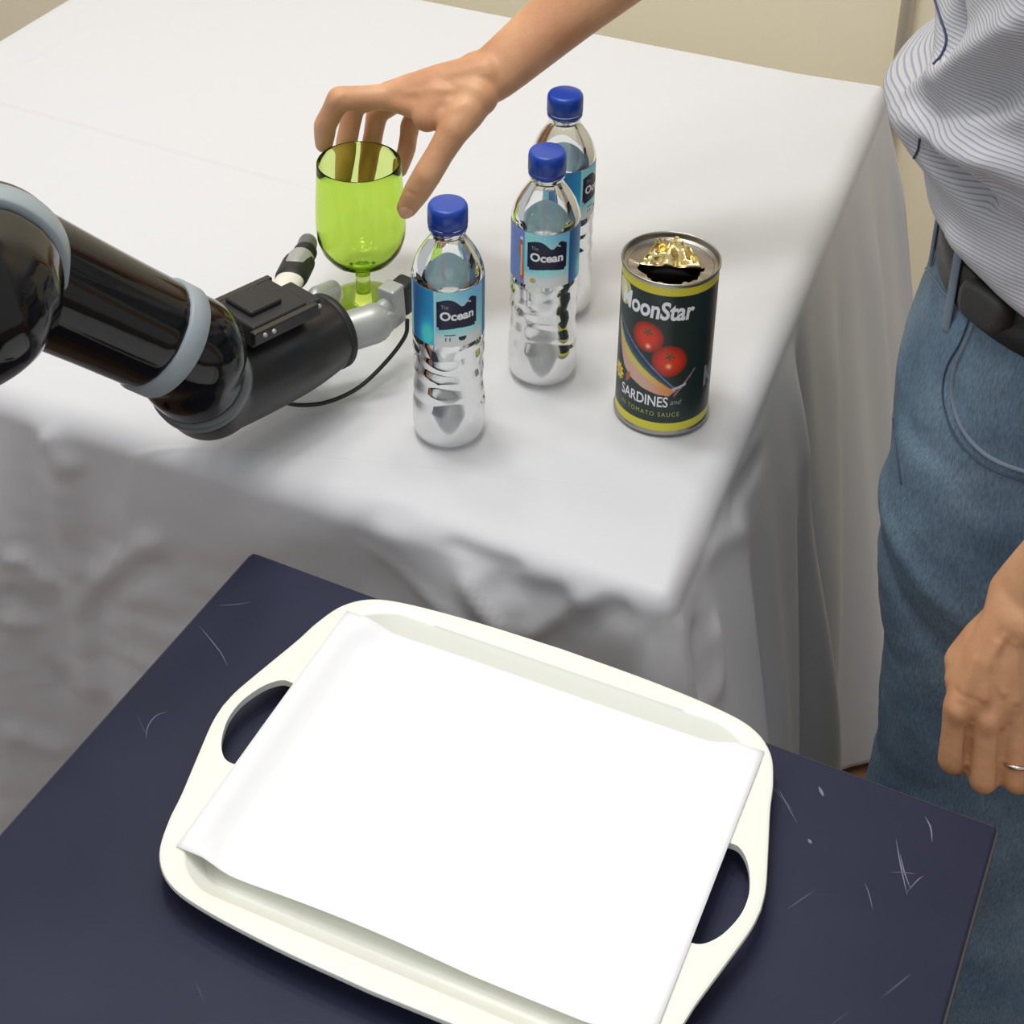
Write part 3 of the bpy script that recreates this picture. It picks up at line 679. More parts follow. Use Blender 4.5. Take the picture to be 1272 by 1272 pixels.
def can_print(u, z):
    u = u/.90
    n = len(u); col = np.tile(np.array([24, 44, 40.]), (n, 1))
    w = smoothstep(.02, .06, u); col += np.stack([w*14, -w*2, -w*4], 1)
    def put(m, c, k=1.0): col[m] = col[m]*(1-k)+np.array(c, float)*k
    # fish: between two curves
    t = np.clip((u+.052)/.064, 0, 1)
    up = .0965-.053*t+.002*np.sin(t*math.pi); lo = np.interp(t, [0, .08, .2, .35, .53, .75, .9, 1], [.090, .070, .053, .047, .0425, .039, .038, .043])
    inside = (u > -.052) & (u < .012) & (z < up) & (z > lo)
    h = np.clip((z-lo)/np.maximum(up-lo, 1e-5), 0, 1)
    fish = np.where(h[:, None] > .78, np.array([30, 56, 92.]), np.where(h[:, None] > .66, np.array([46, 96, 92.]), np.where(h[:, None] > .40, np.array([214, 190, 96.]), np.array([206, 168, 150.]))))
    fish = fish+(np.array([224, 120, 54.])-fish)*(smoothstep(.55, 1, t)*(h < .7)*.8)[:, None]
    # tomatoes
    for (cu, cz, r, hu, hz) in ((-.0155, .0895, .0142, -.0145, .0815), (.0045, .0705, .0150, .0040, .0660)):
        d = np.hypot((u-cu), (z-cz)*1.05)/r; m = d < 1
        c = np.array([206, 44, 26.])*(1-.45*d[:, None]**3)+np.array([16, 10, 4.]); hl = np.exp(-(np.hypot(u-hu, z-hz)/.0022)**2)
        c = c+(np.array([252, 214, 150.])-c)*hl[:, None]; col[m] = c[m]
        a = np.arctan2(z-cz-.0045, u-cu); rr = np.hypot(u-cu, (z-cz-.0045)*1.3); put(rr < .0028+.0022*np.cos(5*a+1), (44, 92, 44))
    col[inside] = fish[inside]
    put((np.abs(z-up) < .0006) & (u > -.05) & (u < .012), (120, 140, 170))
    # tail and fins
    put((np.abs((z-.048)-(u-.018)*1.25) < .0016-.06*np.abs(u-.018)) & (u > .010) & (u < .028), (150, 120, 130))
    put((np.abs((z-.046)-(u-.014)*.35) < .0012) & (u > .008) & (u < .020), (190, 190, 196))
    put((np.abs(u+.033) < .0022) & (np.abs(z-.046-(u+.033)) < .0035), (176, 88, 60))
    # starburst
    du, dz = u+.0475, z-.0435; a = np.arctan2(dz, du); rr = np.hypot(du, dz); put(rr < .0068+.0014*np.cos(10*a), (232, 216, 60)); put(rr < .0034, (232, 150, 50))
    # moon behind the first letter
    put(np.hypot((u+.0455)*1.15, z-.1195) < .0125, (206, 196, 112)); put(np.hypot((u+.0480)*1.15, z-.1205) < .0088, (224, 220, 170))
    put((u > .0445) & (u < .047) & (z > .017) & (z < .03), (70, 96, 90), .6)
    put(np.abs(z-.1325) < .0036, (214, 204, 62)); put(np.abs(z-.0080) < .0040, (214, 206, 60)); put(np.abs(z-.1288) < .0003, (40, 40, 20))
    # side panel lettering blocks turned away from the front
    for k in range(7): put((u > .058) & (u < .085-.004*(k % 3)) & (np.abs(z-.045-.009*k) < .0012), (120, 130, 124), .8)
    return np.clip(col, 0, 255)
lab = printed_band('label', K, .03645, ka, .0042, .1360, 420, 240, can_print, M['can_print'], can)
def ct(txt, w, h, u, z, m, **kw): o = obj('lettering', wrap_text(txt, w*.9, h, K, .03665, ka, u*.9, z, **kw), M[m], lab, False)
ct('MoonStar', .070, .0165, -.0468, .1075, 'white_ink', bold=.0006, shear=.12)
ct('SARDINES', .046, .0098, -.0405, .0275, 'white_ink', bold=.0003)
ct('and', .010, .005, .0075, .0300, 'grey_ink', shear=.3)
ct('IN TOMATO SAUCE', .056, .0040, -.040, .0185, 'yellow_ink', spacing=1.3)
ct('K', .0155, .019, .0405, .038, 'grey_ink', bold=.0006)

# ------------------------------------------------------------------ robot arm
E_ = dep(-25, 326, 1.055)
arm = thing('robot_arm', 'glossy black robot arm with blue-grey rings reaching over the tablecloth from the left', 'robot arm', (-1.02, .36, 0))
view = lambda P: (P-CAM)/np.linalg.norm(P-CAM)
def ring_band(name, c, axis, r, w, m, lip=.0012):
    p = [(r-.006, -w/2), (r, -w/2), (r+lip, -w/2+.0015), (r+lip, w/2-.0015), (r, w/2), (r-.006, w/2)]
    return obj(name, lathe(p, 72, c, axis), M[m], arm)
# elbow: near drum (upper arm) and far drum (forearm) with the ring between
nE = -view(E_); axE = nE-CU*.62*1.0-CR*.10; axE /= np.linalg.norm(axE)
ring_band('elbow_ring', E_, axE, .0535, .019, 'grey_ring')
def drum(c, axis, r, h, dome):
    p = [(r*.96, 0), (r, .002), (r, h)]
    for k in range(1, 9): a = k/8*math.pi/2; p.append((r*math.cos(a), h+dome*math.sin(a)))
    return lathe([(0, -.001)]+p, 72, c, axis)
# upper arm: drum + tube down to the base
U0 = E_+axE*.010; tubeU = E_+axE*.050
base_top = np.array([-1.02, .36, .72])
Vd = drum(U0, axE, .0525, .034, .030)
tb_ = sweep([tubeU-axE*.003, tubeU+(base_top-tubeU)*.25, tubeU+(base_top-tubeU)*.75, base_top], [(.050), (.046), (.046), (.05)], 48, True, smooth=6)
me = remeshed('upper_arm_shell', merge(Vd, tb_), .0035, 14); me.transform(world_of(arm).inverted()); link('upper_arm_shell', me, M['black'], arm)
obj('base', lathe([(0, 0), (.11, 0), (.11, .03), (.07, .05), (.062, .3), (.060, .66), (.055, .70), (0, .71)], 64, (-1.02, .36, 0)), M['matte_black'], arm)
# forearm
R2 = dep(201, 419, 1.165); F0 = E_-axE*.018-CU*.004
fd = drum(E_-axE*.009, -axE, .0500, .008, .022)
axF = (R2-F0)/np.linalg.norm(R2-F0)
fm = sweep([F0, F0+(R2-F0)*.33, F0+(R2-F0)*.66, R2-axF*.006], [.0440, .0420, .0405, .0398], 56, False, smooth=8)
me = remeshed('forearm_shell', merge(fd, fm), .003, 12); me.transform(world_of(arm).inverted()); link('forearm_shell', me, M['black'], arm)
ring_band('forearm_ring', R2, axF, .0395, .0175, 'grey_ring', .002)
WJ = dep(250, 474, 1.215); nW = -view(WJ); axW = nW+CU*.35-CR*.30; axW /= np.linalg.norm(axW)
W0 = WJ+axW*.026
wm = merge(sweep([R2+axF*.004, R2+axF*.028, W0-axW*.0+(-axF)*.004], [.0385, .0385, .0345], 48, True, smooth=6), drum(WJ+axW*.006, axW, .0352, .026, .020))
me = remeshed('wrist_shell', wm, .0028, 12); me.transform(world_of(arm).inverted()); link('wrist_shell', me, M['black'], arm)
ring_band('wrist_ring', WJ, axW, .0358, .012, 'dark_ring', .0012)
# hand
H1 = dep(408, 412, 1.315); W1 = WJ-axW*.022; axH = (H1-W1)/np.linalg.norm(H1-W1)
hm = merge(drum(WJ-axW*.005, -axW, .0352, .024, .018), sweep([W1, W1+(H1-W1)*.35, W1+(H1-W1)*.7, H1], [.0345, .0355, .0345, .0300], 48, False, smooth=6), sweep([W1+(H1-W1)*.12+CU*.012, W1+(H1-W1)*.35+CU*.022, W1+(H1-W1)*.65+CU*.016], [.020, .026, .022], 32, True, smooth=4))
me = remeshed('hand_shell', hm, .0026, 8); me.transform(world_of(arm).inverted()); link('hand_shell', me, M['hand_black'], arm)
obj('hand_collar', lathe([(.024, -.002), (.0300, -.002), (.0312, 0), (.0312, .004), (.027, .006), (0, .006)], 56, H1-axH*.002, axH), M['matte_black'], arm)
bt = sweep([dep(322, 459, 1.243)-axW*.0, dep(322, 459, 1.236)], [.0026, .0026], 16, True); o = obj('screw_cap', bt, M['dark_ring'], arm)
# connector block on top of the hand
upH = np.array([0, 0, 1.])-axH*axH[2]; upH /= np.linalg.norm(upH); sdH = np.cross(upH, axH)
def hp(a, s_, u): return W1+axH*a+sdH*s_+upH*u
Lh = np.linalg.norm(H1-W1)
mod = obj('connector_block', box(hp(.050, 0, 0.0470), (.060, .050, .016), X=axH, Z=upH, bevel=.002, taper=.9), M['matte_black'], arm, False)
obj('cover_plate', box(hp(.046, .004, 0.0565), (.030, .030, .005), X=axH, Z=upH, bevel=.002), M['matte_black'], mod, False)
obj('side_rail', box(hp(.050, .026, 0.0490), (.062, .006, .010), X=axH, Z=upH, bevel=.0012), M['hand_black'], mod, False)
obj('side_rail', box(hp(.050, -.026, 0.0490), (.062, .006, .010), X=axH, Z=upH, bevel=.0012), M['hand_black'], mod, False)
obj('end_block', box(hp(.080, -.008, 0.0470), (.014, .034, .015), X=axH, Z=upH, bevel=.0015), M['matte_black'], mod, False)
for a_, s_ in ((.028, -.029), (.036, -.0295), (.083, -.0262), (.085, .009)):
    obj('screw', lathe([(0, .0018), (.0016, .0016), (.0019, 0)], 16, hp(a_, s_, .050), -sdH if s_ < 0 else axH), M['silver'], mod)
# fingers
def strip(name, P, wid, thick, m, par, up):
    return obj(name, sweep(P, [(wid, thick)]*len(P), 20, True, up=up, smooth=5), M[m], par)
f1 = bpy.data.objects.new('finger', None); COL.objects.link(f1); f1.parent = arm; f1.location = Vector(H1)-Vector(arm.location)
A0, A1, A2, A3 = dep(426, 414, 1.318), dep(464, 402, 1.325), dep(480, 386, 1.335), dep(494, 374, 1.345)
strip('finger_base', [A0, A0+(A1-A0)*.6, A1], .0150, .0165, 'silver', f1, (0, 0, 1))
obj('knuckle', lathe([(0, -.012), (.0085, -.012), (.0095, -.010), (.0095, .010), (.0085, .012), (0, .012)], 32, A1+(A2-A1)*.4, sdH), M['silver'], f1)
strip('finger_link', [A1, A2], .0085, .0125, 'silver', f1, (0, 0, 1))
obj('finger_plate', box((A2+A3)/2+np.array([0, 0, .002]), (.015, .016, .036), X=(A3-A2), Z=(0, 0, 1), bevel=.002), M['silver'], f1, False)
obj('finger_tip', box(A3+(A3-A2)/np.linalg.norm(A3-A2)*.008+np.array([0, 0, .001]), (.017, .017, .030), X=(A3-A2), Z=(0, 0, 1), bevel=.004), M['matte_black'], f1, False)
f2 = bpy.data.objects.new('finger', None); COL.objects.link(f2); f2.parent = arm; f2.location = Vector(H1)-Vector(arm.location)
B0, B1, B2, B3, B4 = dep(352, 362, 1.335), dep(362, 345, 1.36), dep(371, 327, 1.385), dep(379, 314, 1.40), dep(382, 303, 1.415)
strip('finger_base', [B0, B1], .0115, .008, 'pale', f2, (0, 0, 1))
strip('finger_link', [B1, B2], .0135, .010, 'matte_black', f2, (0, 0, 1))
strip('finger_band', [B1+(B2-B1)*.55, B2+(B3-B2)*.25], .0115, .0112, 'silver', f2, (0, 0, 1))
strip('finger_joint', [B2+(B3-B2)*.4, B3], .0100, .0095, 'matte_black', f2, (0, 0, 1))
strip('finger_tip', [B3, B4], .0082, .0090, 'dark_ring', f2, (0, 0, 1))
f3 = bpy.data.objects.new('finger', None); COL.objects.link(f3); f3.parent = arm; f3.location = Vector(H1)-Vector(arm.location)
C0, C1 = dep(392, 374, 1.36), dep(411, 366, 1.395)
strip('finger_base', [C0, C1], .0085, .0125, 'silver', f3, (0, 0, 1))
strip('finger_tip', [C1, dep(417, 368, 1.405)], .006, .008, 'pale', f3, (0, 0, 1))
cb = crom([dep(338, 484, 1.27), dep(348, 497, 1.30), dep(372, 503, 1.318), dep(408, 499, 1.325), dep(446, 481, 1.33), dep(480, 449, 1.34), dep(503, 418, 1.345), dep(506, 398, 1.345)], 8)
obj('cable', sweep(cb, [.0017]*len(cb), 12, True), M['cable'], arm)

# ------------------------------------------------------------------ the person
per = thing('person', 'person in striped shirt and jeans reaching one hand over the table to the goblet', 'person', (0, 1.13, 0))
Rr = CR.copy(); Rr[2] = 0; Rr /= np.linalg.norm(Rr); Ff = np.array([-Rr[1], Rr[0], 0])
def g3(r, f, z): return np.array([G[0], G[1], 0])+Rr*r+Ff*f+np.array([0, 0, z])
def cap(P, R, seg=14, sm=0, up=None): return sweep(P, R, seg, True, up=up, smooth=sm)
def build_hand(wrist, fw, mcps, fingers, thumb, fr, tr, mr, back):
    """one hand as overlapping tapered tubes, later fused: mcps knuckles; fingers lists of joints"""
    parts = []
    n = len(mcps)
    for i, mc in enumerate(mcps):
        s0 = wrist+(mc-wrist)*.05+(mcps[i]-sum(mcps)/n)*.28
        parts.append(cap([s0, s0+(mc-s0)*.5, mc], [mr*1.15, mr*1.05, fr[i]*1.12], up=back))
        if i < n-1:
            nx = mcps[i+1]; s1 = wrist+(nx-wrist)*.05+(nx-sum(mcps)/n)*.28
            parts.append(cap([(s0+s1)/2, (s0+s1)/2+((mc+nx)/2-(s0+s1)/2)*.82], [mr*1.15, mr*.95]))
    for fg, mc, r in zip(fingers, mcps, fr):
        P = [mc]+fg; parts.append(cap([mc, (mc+fg[0])/2, fg[0]], [r*1.1, r*.97, r*1.0])); parts.append(cap([fg[0], (fg[0]+fg[1])/2, fg[1]], [r*1.0, r*.90, r*.92])); parts.append(cap([fg[1], (fg[1]+fg[2])/2, fg[2]], [r*.92, r*.86, r*.74]))
    parts.append(cap([thumb[0], (thumb[0]+thumb[1])/2, thumb[1]], [tr*1.4, tr*1.38, tr*1.15])); parts.append(cap([thumb[1], (thumb[1]+thumb[2])/2, thumb[2]], [tr*1.12, tr, tr*1.02])); parts.append(cap([thumb[2], (thumb[2]+thumb[3])/2, thumb[3]], [tr*1.02, tr*.98, tr*.78]))
    # web between thumb and first knuckle
    parts.append(cap([thumb[0]*.6+mcps[0]*.4, thumb[1]*.6+mcps[0]*.4], [mr*1.2, mr*.85]))
    parts.append(cap([thumb[1]*.75+thumb[0]*.25, mcps[0]*.9+thumb[1]*.1], [mr*.70, mr*.68])); parts.append(cap([thumb[1]*.4+thumb[0]*.6, mcps[0]*.75+thumb[0]*.25], [mr*.9, mr*.8]))
    for a_, b_ in zip(mcps[:-1], mcps[1:]): parts.append(cap([a_*.93+wrist*.07, b_*.93+wrist*.07], [mr*.72, mr*.72]))
    parts.append(cap([thumb[0], mcps[0]*.55+wrist*.45], [mr*1.2, mr*1.1]))
    return parts
RW = g3(.110, .036, .955)
Rmc = [g3(.024, .028, .936), g3(.026, .049, .929), g3(.033, .067, .915), g3(.045, .082, .899)]
Rfg = [[g3(-.016, .022, .937), g3(-.029, .026, .910), g3(-.031, .0285, .891)],
       [g3(-.008, .060, .912), g3(-.015, .054, .878), g3(-.018, .0405, .850)],
       [g3(.010, .074, .896), g3(.004, .062, .864), g3(.0005, .046, .842)],
       [g3(.038, .072, .885), g3(.036, .058, .872), g3(.031, .040, .860)]]
Rth = [g3(.096, .014, .945), g3(.078, -.010, .926), g3(.0575, -.026, .895), g3(.0405, -.0235, .862)]
RE = g3(.305, .115, 1.105); RS = np.array([-.10, 1.315, 1.31])
hr = build_hand(RW, None, Rmc, Rfg, Rth, [.0106, .0102, .0096, .0088], .0116, .0150, (0, 0, 1))
arm_r = [cap([RW+(Rmc[0]-RW)*.12, RW, RW+(RE-RW)*.30, RW+(RE-RW)*.62, RE+(RW-RE)*.1, RE], [(.027, .019), (.0255, .0205), (.030, .026), (.037, .034), (.039, .037), (.037, .036)], 24, 4),
         cap([RE, (RE+RS)/2, RS], [.038, .042, .048], 24, 3)]
LW = dep(1283, 742, 1.078)
Lmc = [dep(1191, 878, 1.088), dep(1228, 892, 1.084), dep(1266, 889, 1.084), dep(1301, 876, 1.088)]
Lfg = [[dep(1182, 944, 1.100), dep(1195, 946, 1.126), dep(1208, 922, 1.134)], [dep(1221, 968, 1.094), dep(1227, 965, 1.124), dep(1235, 935, 1.132)],
       [dep(1263, 969, 1.092), dep(1265, 960, 1.122), dep(1268, 932, 1.130)], [dep(1305, 942, 1.096), dep(1302, 935, 1.120), dep(1300, 910, 1.126)]]
Lth = [dep(1248, 776, 1.088), dep(1198, 822, 1.100), dep(1200, 880, 1.122), dep(1222, 915, 1.138)]
LE = np.array([.082, .865, 1.035]); LS = np.array([.02, .955, 1.31])
hl = build_hand(LW, None, Lmc, Lfg, Lth, [.0094, .0096, .0094, .0086], .0115, .0138, tuple(-view(LW)))
arm_l = [cap([LW+(Lmc[1]-LW)*.12, LW, LW+(LE-LW)*.35, LE], [(.028, .0205), (.0265, .0205), (.032, .030), (.038, .038)], 24, 4, up=tuple(-view(LW))),
         cap([LE, (LE+LS)/2, LS], [.038, .042, .05], 24, 3)]
torso = [cap([(.0, 1.13, .90), (.0, 1.13, 1.0), (-.01, 1.13, 1.18), (-.02, 1.13, 1.27)], [(.14, .10), (.13, .095), (.145, .10), (.11, .08)], 32, 3, up=(1, 0, 0)),
         cap([LS, (-.02, 1.13, 1.33), RS], [.05, .06, .05], 24, 3), cap([(-.02, 1.13, 1.33), (-.04, 1.13, 1.42)], [.055, .05], 24)]
me = remeshed('body', merge(*hr, *arm_r, *hl, *arm_l, *torso), .0019, 8, .5)
# tendons, veins and knuckle creases as small relief
co = get_co(me); nr = np.empty(len(co)*3); me.vertex_normals.foreach_get('vector', nr); nr = nr.reshape(-1, 3)
def relief(P, w, h):
    global co
    P = np.array(P); lo = P.min(0)-.03; hi = P.max(0)+.03; idx = np.where(((co > lo) & (co < hi)).all(1))[0]
    if not len(idx): return
    q_ = co[idx]; d = np.full(len(idx), 9.)
    for a, b in zip(P[:-1], P[1:]):
        ab = b-a; t = np.clip(((q_-a)@ab)/(ab@ab), 0, 1); d = np.minimum(d, np.linalg.norm(q_-a-t[:, None]*ab, axis=1))
    co[idx] += nr[idx]*(h*np.exp(-(d/w)**2))[:, None]
def surf_line(bvh, pts):
    out = []
    for x, y in pts:
        h_ = bvh.ray_cast(Vector(CAM), Vector(ray(x, y)).normalized())
        if h_[0] is not None: out.append(np.array(h_[0]))
    return out
bv = BVHTree.FromPolygons([Vector(c) for c in co], [tuple(p.vertices) for p in me.polygons])
for pts, w, h_ in [([(1238, 800), (1226, 830), (1224, 868)], .0028, .0016), ([(1262, 800), (1262, 840), (1264, 870)], .0030, .0018), ([(1212, 820), (1202, 845), (1196, 868)], .003, .0012),
                   ([(1186, 856), (1200, 866), (1216, 872)], .0022, -.0008), ([(1248, 790), (1236, 812), (1240, 850), (1246, 862)], .0018, .0014), ([(1203, 905), (1201, 935), (1200, 960)], .0022, -.0030), ([(1244, 910), (1241, 940), (1240, 975)], .0022, -.0030), ([(1190, 885), (1191, 890)], .006, .0022), ([(1228, 898), (1228, 902)], .006, .0020),
                   ([(560, 112), (530, 112), (505, 116)], .004, .0012), ([(575, 130), (545, 150), (528, 168)], .004, .0010), ([(497, 232), (506, 238), (516, 242)], .0018, -.0008), ([(505, 222), (520, 230)], .0018, -.0007), ([(412, 128), (424, 118)], .003, .0008), ([(504, 150), (512, 178), (514, 200)], .0035, .0012)]:
    P = surf_line(bv, pts)
    if len(P) > 1: relief(P, w, h_)
set_co(me, co); me.transform(Matrix.Translation((0, 1.13, 0)).inverted()); body = link('body', me, M['skin'], per)
# thumbnail of the reaching hand
def nail(px_list, nrm_push, name='thumbnail'):
    h_ = bv.ray_cast(Vector(CAM), Vector(ray(*px_list)).normalized())
    if h_[0] is None: return
    p, n = np.array(h_[0]), np.array(h_[1]); ax_ = Rth[3]-Rth[2]; ax_ = ax_-n*(ax_@n); ax_ /= np.linalg.norm(ax_); sd = np.cross(n, ax_); V = []
    for j in range(9):
        for i in range(9):
            a, b = (i/8-.5)*2, (j/8-.5)*2; k = math.sqrt(max(0, 1-.5*b*b)); x = a*.0058*k; y = b*.0068*math.sqrt(max(0, 1-.35*a*a))
            V.append(p+sd*x+ax_*y+n*(.0004-.0016*a*a-.0006*b*b))
    o = obj(name, (V, grid_faces(9, 9, False)), M['nail'], body)
nail((503, 265), 0)
rg = (Lmc[2]*.30+Lfg[2][0]*.70); ra = Lfg[2][0]-Lmc[2]
obj('finger_ring', lathe([(.0092, -.0014), (.0101, -.0014), (.0106, 0), (.0101, .0014), (.0092, .0014)], 48, rg, ra), M['gold_ring'], body)

# jeans
def ell(z, cx, cy, a, b): return (np.array([cx, cy, z]), (b, a))
def loft(rows, seg=72, p_=2.3):
    V = []
    for z, cx, cy, a, b in rows:
        for j in range(seg):
            t = 2*math.pi*j/seg; c, s_ = math.cos(t), math.sin(t)
            V.append((cx+a*math.copysign(abs(c)**(2/p_), c), cy+b*math.copysign(abs(s_)**(2/p_), s_), z))
    n = len(rows); return V, grid_faces(n, seg)+[tuple(range(seg))[::-1], tuple((n-1)*seg+j for j in range(seg))]
hips = [(.955, .0, 1.13, .142, .170), (.90, -.002, 1.13, .150, .178), (.82, -.006, 1.13, .160, .186), (.76, -.006, 1.13, .158, .188), (.72, -.01, 1.13, .14, .175)]
legL = [(.80, -.02, 1.04, .130, .088), (.70, -.030, 1.035, .120, .092), (.60, -.032, 1.035, .102, .088), (.50, -.032, 1.035, .092, .082), (.40, -.042, 1.035, .085, .078), (.25, -.035, 1.035, .080, .076), (.10, -.03, 1.035, .082, .078), (.045, -.03, 1.035, .084, .08)]
legR = [(z, cx-.012, 2.26-cy-.0+.01, a, b) for z, cx, cy, a, b in legL]
me = remeshed('jeans', merge(loft(hips[::-1]), loft(legL[::-1]), loft(legR[::-1])), .0048, 10)
co = get_co(me); nr = np.empty(len(co)*3); me.vertex_normals.foreach_get('vector', nr); nr = nr.reshape(-1, 3)
d = np.zeros(len(co))
for i, p in enumerate(co):
    x, y, z = p
    w = .0035 if z > .6 else .0028
    d[i] = w*fbm((x*1.2+z*.6, y, z*1.6-x*.8), 9, 3)
    d[i] += .0045*math.exp(-((z-.735+.5*(x+.15))/.012)**2)*math.exp(-((x+.12)/.07)**2)*(y < 1.1)
    d[i] -= .004*math.exp(-((z-.70+.6*(x+.15))/.012)**2)*math.exp(-((x+.12)/.06)**2)*(y < 1.1)
    if z < .35: d[i] += .006*math.sin(z*70+3*math.sin(x*20+y*14))*(1-z/.35)
co += nr*d[:, None]; co[:, 2] = np.where(co[:, 2] > .952, .955, co[:, 2])
set_co(me, co); jb = BVHTree.FromPolygons([Vector(c) for c in co], [tuple(p.vertices) for p in me.polygons])
me.transform(Matrix.Translation((0, 1.13, 0)).inverted()); jeans = link('jeans', me, M['denim'], per)
def on_jeans(pts, off=.0008, bvh=None):
    out = []
    for x, y in pts:
        h_ = (bvh or jb).ray_cast(Vector(CAM), Vector(ray(x, y)).normalized())
        if h_[0] is not None: out.append(np.array(h_[0])+np.array(h_[1])*off)
    return out
def seam(name, pts, w, m, par, n=6, bvh=None, thick=.0007):
    P2 = [p[:2] for p in crom([(x, y, 0) for x, y in pts], n)]; P = on_jeans(P2, .0006, bvh)
    if len(P) > 2: return obj(name, sweep(P, [(w, thick)]*len(P), 10, True, up=tuple(-CF)), M[m], par)
seam('pocket_seam', [(1214, 392), (1204, 420), (1188, 455), (1184, 492), (1194, 528), (1215, 556), (1244, 575), (1290, 590)], .0016, 'seam', jeans)
seam('pocket_seam', [(1206, 392), (1194, 424), (1176, 458), (1172, 496), (1184, 536), (1208, 566), (1240, 586), (1290, 602)], .0008, 'seam_dark', jeans)
seam('side_seam', [(1128, 330), (1113, 380), (1107, 450), (1110, 520), (1120, 600)], .0010, 'seam_dark', jeans)
seam('waistband_seam', [(1141, 322), (1160, 345), (1178, 368), (1205, 384), (1240, 402), (1290, 418)], .0008, 'seam', jeans)
# belt
def band(z0, z1, off, name, m, par, thick=.003):
    seg = 96; prof_ = [(off, z0), (off+thick, z0+.001), (off+thick, z1-.001), (off, z1)]; V = []
    for o_, z in prof_:
        for j in range(seg):
            t = 2*math.pi*j/seg; c, s_ = math.cos(t), math.sin(t); V.append((0+(.145+o_)*math.copysign(abs(c)**(2/2.3), c), 1.13+(.173+o_)*math.copysign(abs(s_)**(2/2.3), s_), z))
    return obj(name, (V, grid_faces(4, seg)), M[m], par)
band(.918, .952, .0035, 'belt', 'leather', per)
def belt_pt(px_, py_):
    z = .905; P = None
    for z in (.905,): P = at(px_, py_, z)
    return P
def torso_p(t, off):  # a point on the waist ellipse at angle t
    c, s_ = math.cos(t), math.sin(t); return np.array([(.145+off)*math.copysign(abs(c)**(2/2.3), c), 1.13+(.173+off)*math.copysign(abs(s_)**(2/2.3), s_), 0])
def proj(P):
    d_ = np.asarray(P)-CAM; w = d_@CF; return CX+F*d_@CR/w, CY-F*d_@CU/w
def find_t(x, z, off=.006):
    ts = np.linspace(math.pi, 1.5*math.pi, 400); e = [abs(proj(torso_p(t, off)+np.array([0, 0, z]))[0]-x) for t in ts]; return ts[int(np.argmin(e))]
for xx, zl, zh, w in ((1187, .896, .962, .0048), (1153, .906, .962, .003)):
    t = find_t(xx, .93); P = [torso_p(t, .008)+np.array([0, 0, z]) for z in np.linspace(zl, zh, 6)]
    nrm_ = torso_p(t, .05)-torso_p(t, 0); obj('belt_loop', sweep(P, [(w, .0016)]*6, 12, True, up=tuple(nrm_)), M['seam'], jeans)
t = find_t(1230, .935); P = torso_p(t, .012)+np.array([0, 0, .944]); nrm_ = torso_p(t, .05)-torso_p(t, 0); nrm_ /= np.linalg.norm(nrm_); sd_ = np.cross((0, 0, 1), nrm_)
V = []
for k, (sc_, dd) in enumerate(((.90, -.008), (1, -.006), (1, .003), (.92, .0065), (.7, .008), (0.001, .0085))):
    for j in range(48):
        a = 2*math.pi*j/48; c, s_ = math.cos(a), math.sin(a); e = 2/3.2
        V.append(P+sd_*.020*sc_*math.copysign(abs(c)**e, c)+np.array([0, 0, 1])*.0145*sc_*math.copysign(abs(s_)**e, s_)+nrm_*dd)
ho = obj('belt_pouch', (V, grid_faces(6, 48)), M['holster'], per); ho['label'] = 'dark grey oval pouch clipped to the belt'
# shirt
def shirt_mesh():
    nz, nt = 150, 260; V = []; UV = []
    for j in range(nz+1):
        v = j/nz; z = .958+v*.405
        for i in range(nt):
            t = 2*math.pi*i/nt; c, s_ = math.cos(t), math.sin(t)
            a = .158+.020*v-.05*max(0, v-.75)*2; b = .186+.02*v-.09*max(0, v-.72)*2.2
            front = max(0, -c)**2; left = max(0, -s_)
            # belly fold hanging over at the front
            zz = z+0*front
            o = .040*math.exp(-((z-1.030)/.028)**2)*front**1.2
            o += .012*math.exp(-((z-.958)/.02)**2)*0
            # slanting drapes rising towards the far shoulder
            o += .016*math.exp(-((z-1.075-.09*(s_+.6))/.020)**2)*(.4+.6*max(0, -c+.3))*(left*.8+.2)
            o -= .012*math.exp(-((z-1.035-.05*(s_+.6))/.014)**2)*left
            o += .010*math.exp(-((z-.985+.03*(c+1))/.012)**2)*left
            o -= .008*math.exp(-((z-.962+.02*(c+1))/.010)**2)*left*front**.3
            o += .006*fbm((c*1.2, s_*1.2, z*5), 2.2, 3)*(.5+v)
            e = 2/2.25
            x = -.004+(a+o)*math.copysign(abs(c)**e, c)-.03*max(0, v-.5); y = 1.13+(b+o*.7)*math.copysign(abs(s_)**e, s_)
            dz = -.018*front*(1-v)**6*0+.010*math.sin(t*2+1)*(1-v)**8
            V.append((x, y, z+dz)); UV.append((t*.17, z+.02*front*math.exp(-((z-1.0)/.05)**2)))
    # shoulders close towards the neck
    top = []
    for k, (sc_, zz) in enumerate(((.85, 1.378), (.62, 1.395), (.42, 1.405), (.36, 1.42))):
        for i in range(nt):
            b_ = V[nz*nt+i]; V.append((-.035+(b_[0]+.035)*sc_, 1.13+(b_[1]-1.13)*sc_, zz)); UV.append((2*math.pi*i/nt*.17, zz))
    Fc = grid_faces(nz+5, nt); return V, Fc, UV
V, Fc, UV = shirt_mesh(); me = pyd('shirt', V, Fc); ul = me.uv_layers.new(name='UVMap')
vi = np.empty(len(me.loops), int); me.loops.foreach_get('vertex_index', vi); UVa = np.array(UV); ul.data.foreach_set('uv', UVa[vi].ravel())
sb = BVHTree.FromPolygons([Vector(c) for c in V], Fc)
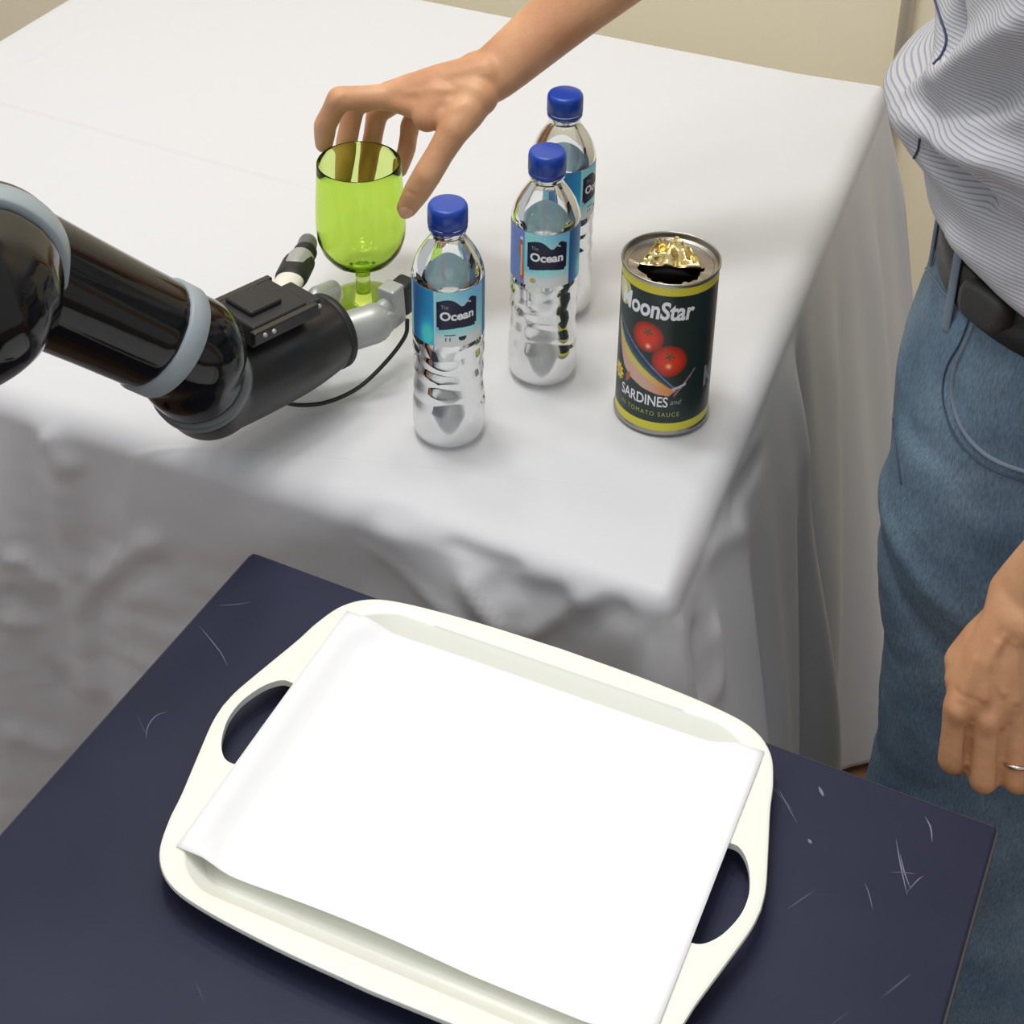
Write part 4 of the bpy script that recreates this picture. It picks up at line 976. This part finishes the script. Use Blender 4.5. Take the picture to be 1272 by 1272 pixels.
def drape(me_, bvh, lines):
    c_ = get_co(me_); acc = np.zeros_like(c_)
    for pts, w, h_ in lines:
        P = []; p2 = [p[:2] for p in crom([(x, y, 0) for x, y in pts], 24)]; Nn = []
        for x, y in p2:
            r_ = bvh.ray_cast(Vector(CAM), Vector(ray(x, y)).normalized())
            if r_[0] is not None: P.append(np.array(r_[0])); n_ = np.array(r_[1]); Nn.append(n_ if n_@CF < 0 else -n_)
        if len(P) < 2: continue
        P = np.array(P); Nn = np.array(Nn); ker_ = np.exp(-np.linspace(-2, 2, 41)**2); Nn = np.stack([np.convolve(np.pad(Nn[:, i_], 20, mode='edge'), ker_/ker_.sum(), 'valid') for i_ in range(3)], 1); lo = P.min(0)-4*w; hi = P.max(0)+4*w; idx = np.where(((c_ > lo) & (c_ < hi)).all(1))[0]
        if not len(idx): continue
        q_ = c_[idx]; d_ = np.linalg.norm(q_[:, None]-P[None], axis=2); k_ = d_.argmin(1); d_ = d_.min(1); f_ = k_/(len(P)-1); fade = np.clip(np.minimum(f_, 1-f_)*5, .15, 1)
        acc[idx] += Nn[k_]*(h_*fade*np.exp(-(d_/w)**2))[:, None]
    set_co(me_, c_+acc)
drape(me, sb, [([(1310, 0), (1240, 50), (1180, 95), (1120, 120)], .014, .016), ([(1112, 142), (1150, 162), (1200, 192), (1290, 222)], .011, .011), ([(1145, 180), (1180, 204), (1215, 236), (1240, 262)], .009, -.012),
               ([(1290, 95), (1220, 122), (1150, 140)], .014, -.010), ([(1195, 0), (1186, 40), (1178, 85)], .012, -.012), ([(1290, 140), (1230, 150), (1190, 160)], .009, .005), ([(1290, 262), (1240, 240), (1215, 215)], .008, -.006), ([(1150, 262), (1190, 300), (1290, 355)], .010, .005)])
co2 = get_co(me); sb = BVHTree.FromPolygons([Vector(c) for c in co2], Fc)
me.transform(Matrix.Translation((0, 1.13, 0)).inverted()); shirt = link('shirt', me, M['shirt'], per)
shirt.modifiers.new('t', 'SOLIDIFY').thickness = .0012
for S_, E2 in ((RS, RE), (LS, LE)):
    d_ = E2-S_; a_, r_ = [S_+d_*k for k in (-.05, .2, .5, .75, .80)], [.062, .066, .064, .060, .060]
    sv, sf = sweep(a_, r_, 40, False, smooth=4); so_ = pyd('sleeve', sv, sf[:-2]); u2 = so_.uv_layers.new(name='UVMap'); vi = np.empty(len(so_.loops), int); so_.loops.foreach_get('vertex_index', vi)
    uu = np.array([((k % 40)/40*.4, (k//40)*.012) for k in range(len(sv))]); u2.data.foreach_set('uv', uu[vi].ravel())
    so_.transform(Matrix.Translation((0, 1.13, 0)).inverted()); so_o = link('sleeve', so_, M['shirt'], shirt); so_o.modifiers.new('t', 'SOLIDIFY').thickness = .0012
seam('placket_edge', [(1162, 0), (1169, 22), (1176, 48), (1170, 68), (1160, 80)], .0009, 'thread', shirt, bvh=sb)
seam('placket_edge', [(1143, 172), (1141, 186), (1135, 198), (1129, 212)], .0009, 'thread', shirt, bvh=sb)
# shoes
for y0 in (1.035, 1.235):
    sh = sweep([(.10, y0, .045), (.05, y0, .05), (-.02, y0, .045), (-.08, y0, .035), (-.115, y0, .028)], [(.036, .042), (.040, .048), (.044, .042), (.044, .032), (.03, .022)], 28, True, up=(0, 0, 1), smooth=4)
    sh = ([(p[0], p[1], max(p[2], .004)) for p in sh[0]], sh[1]); so_ = obj('shoe', sh, M['shoe'], per)
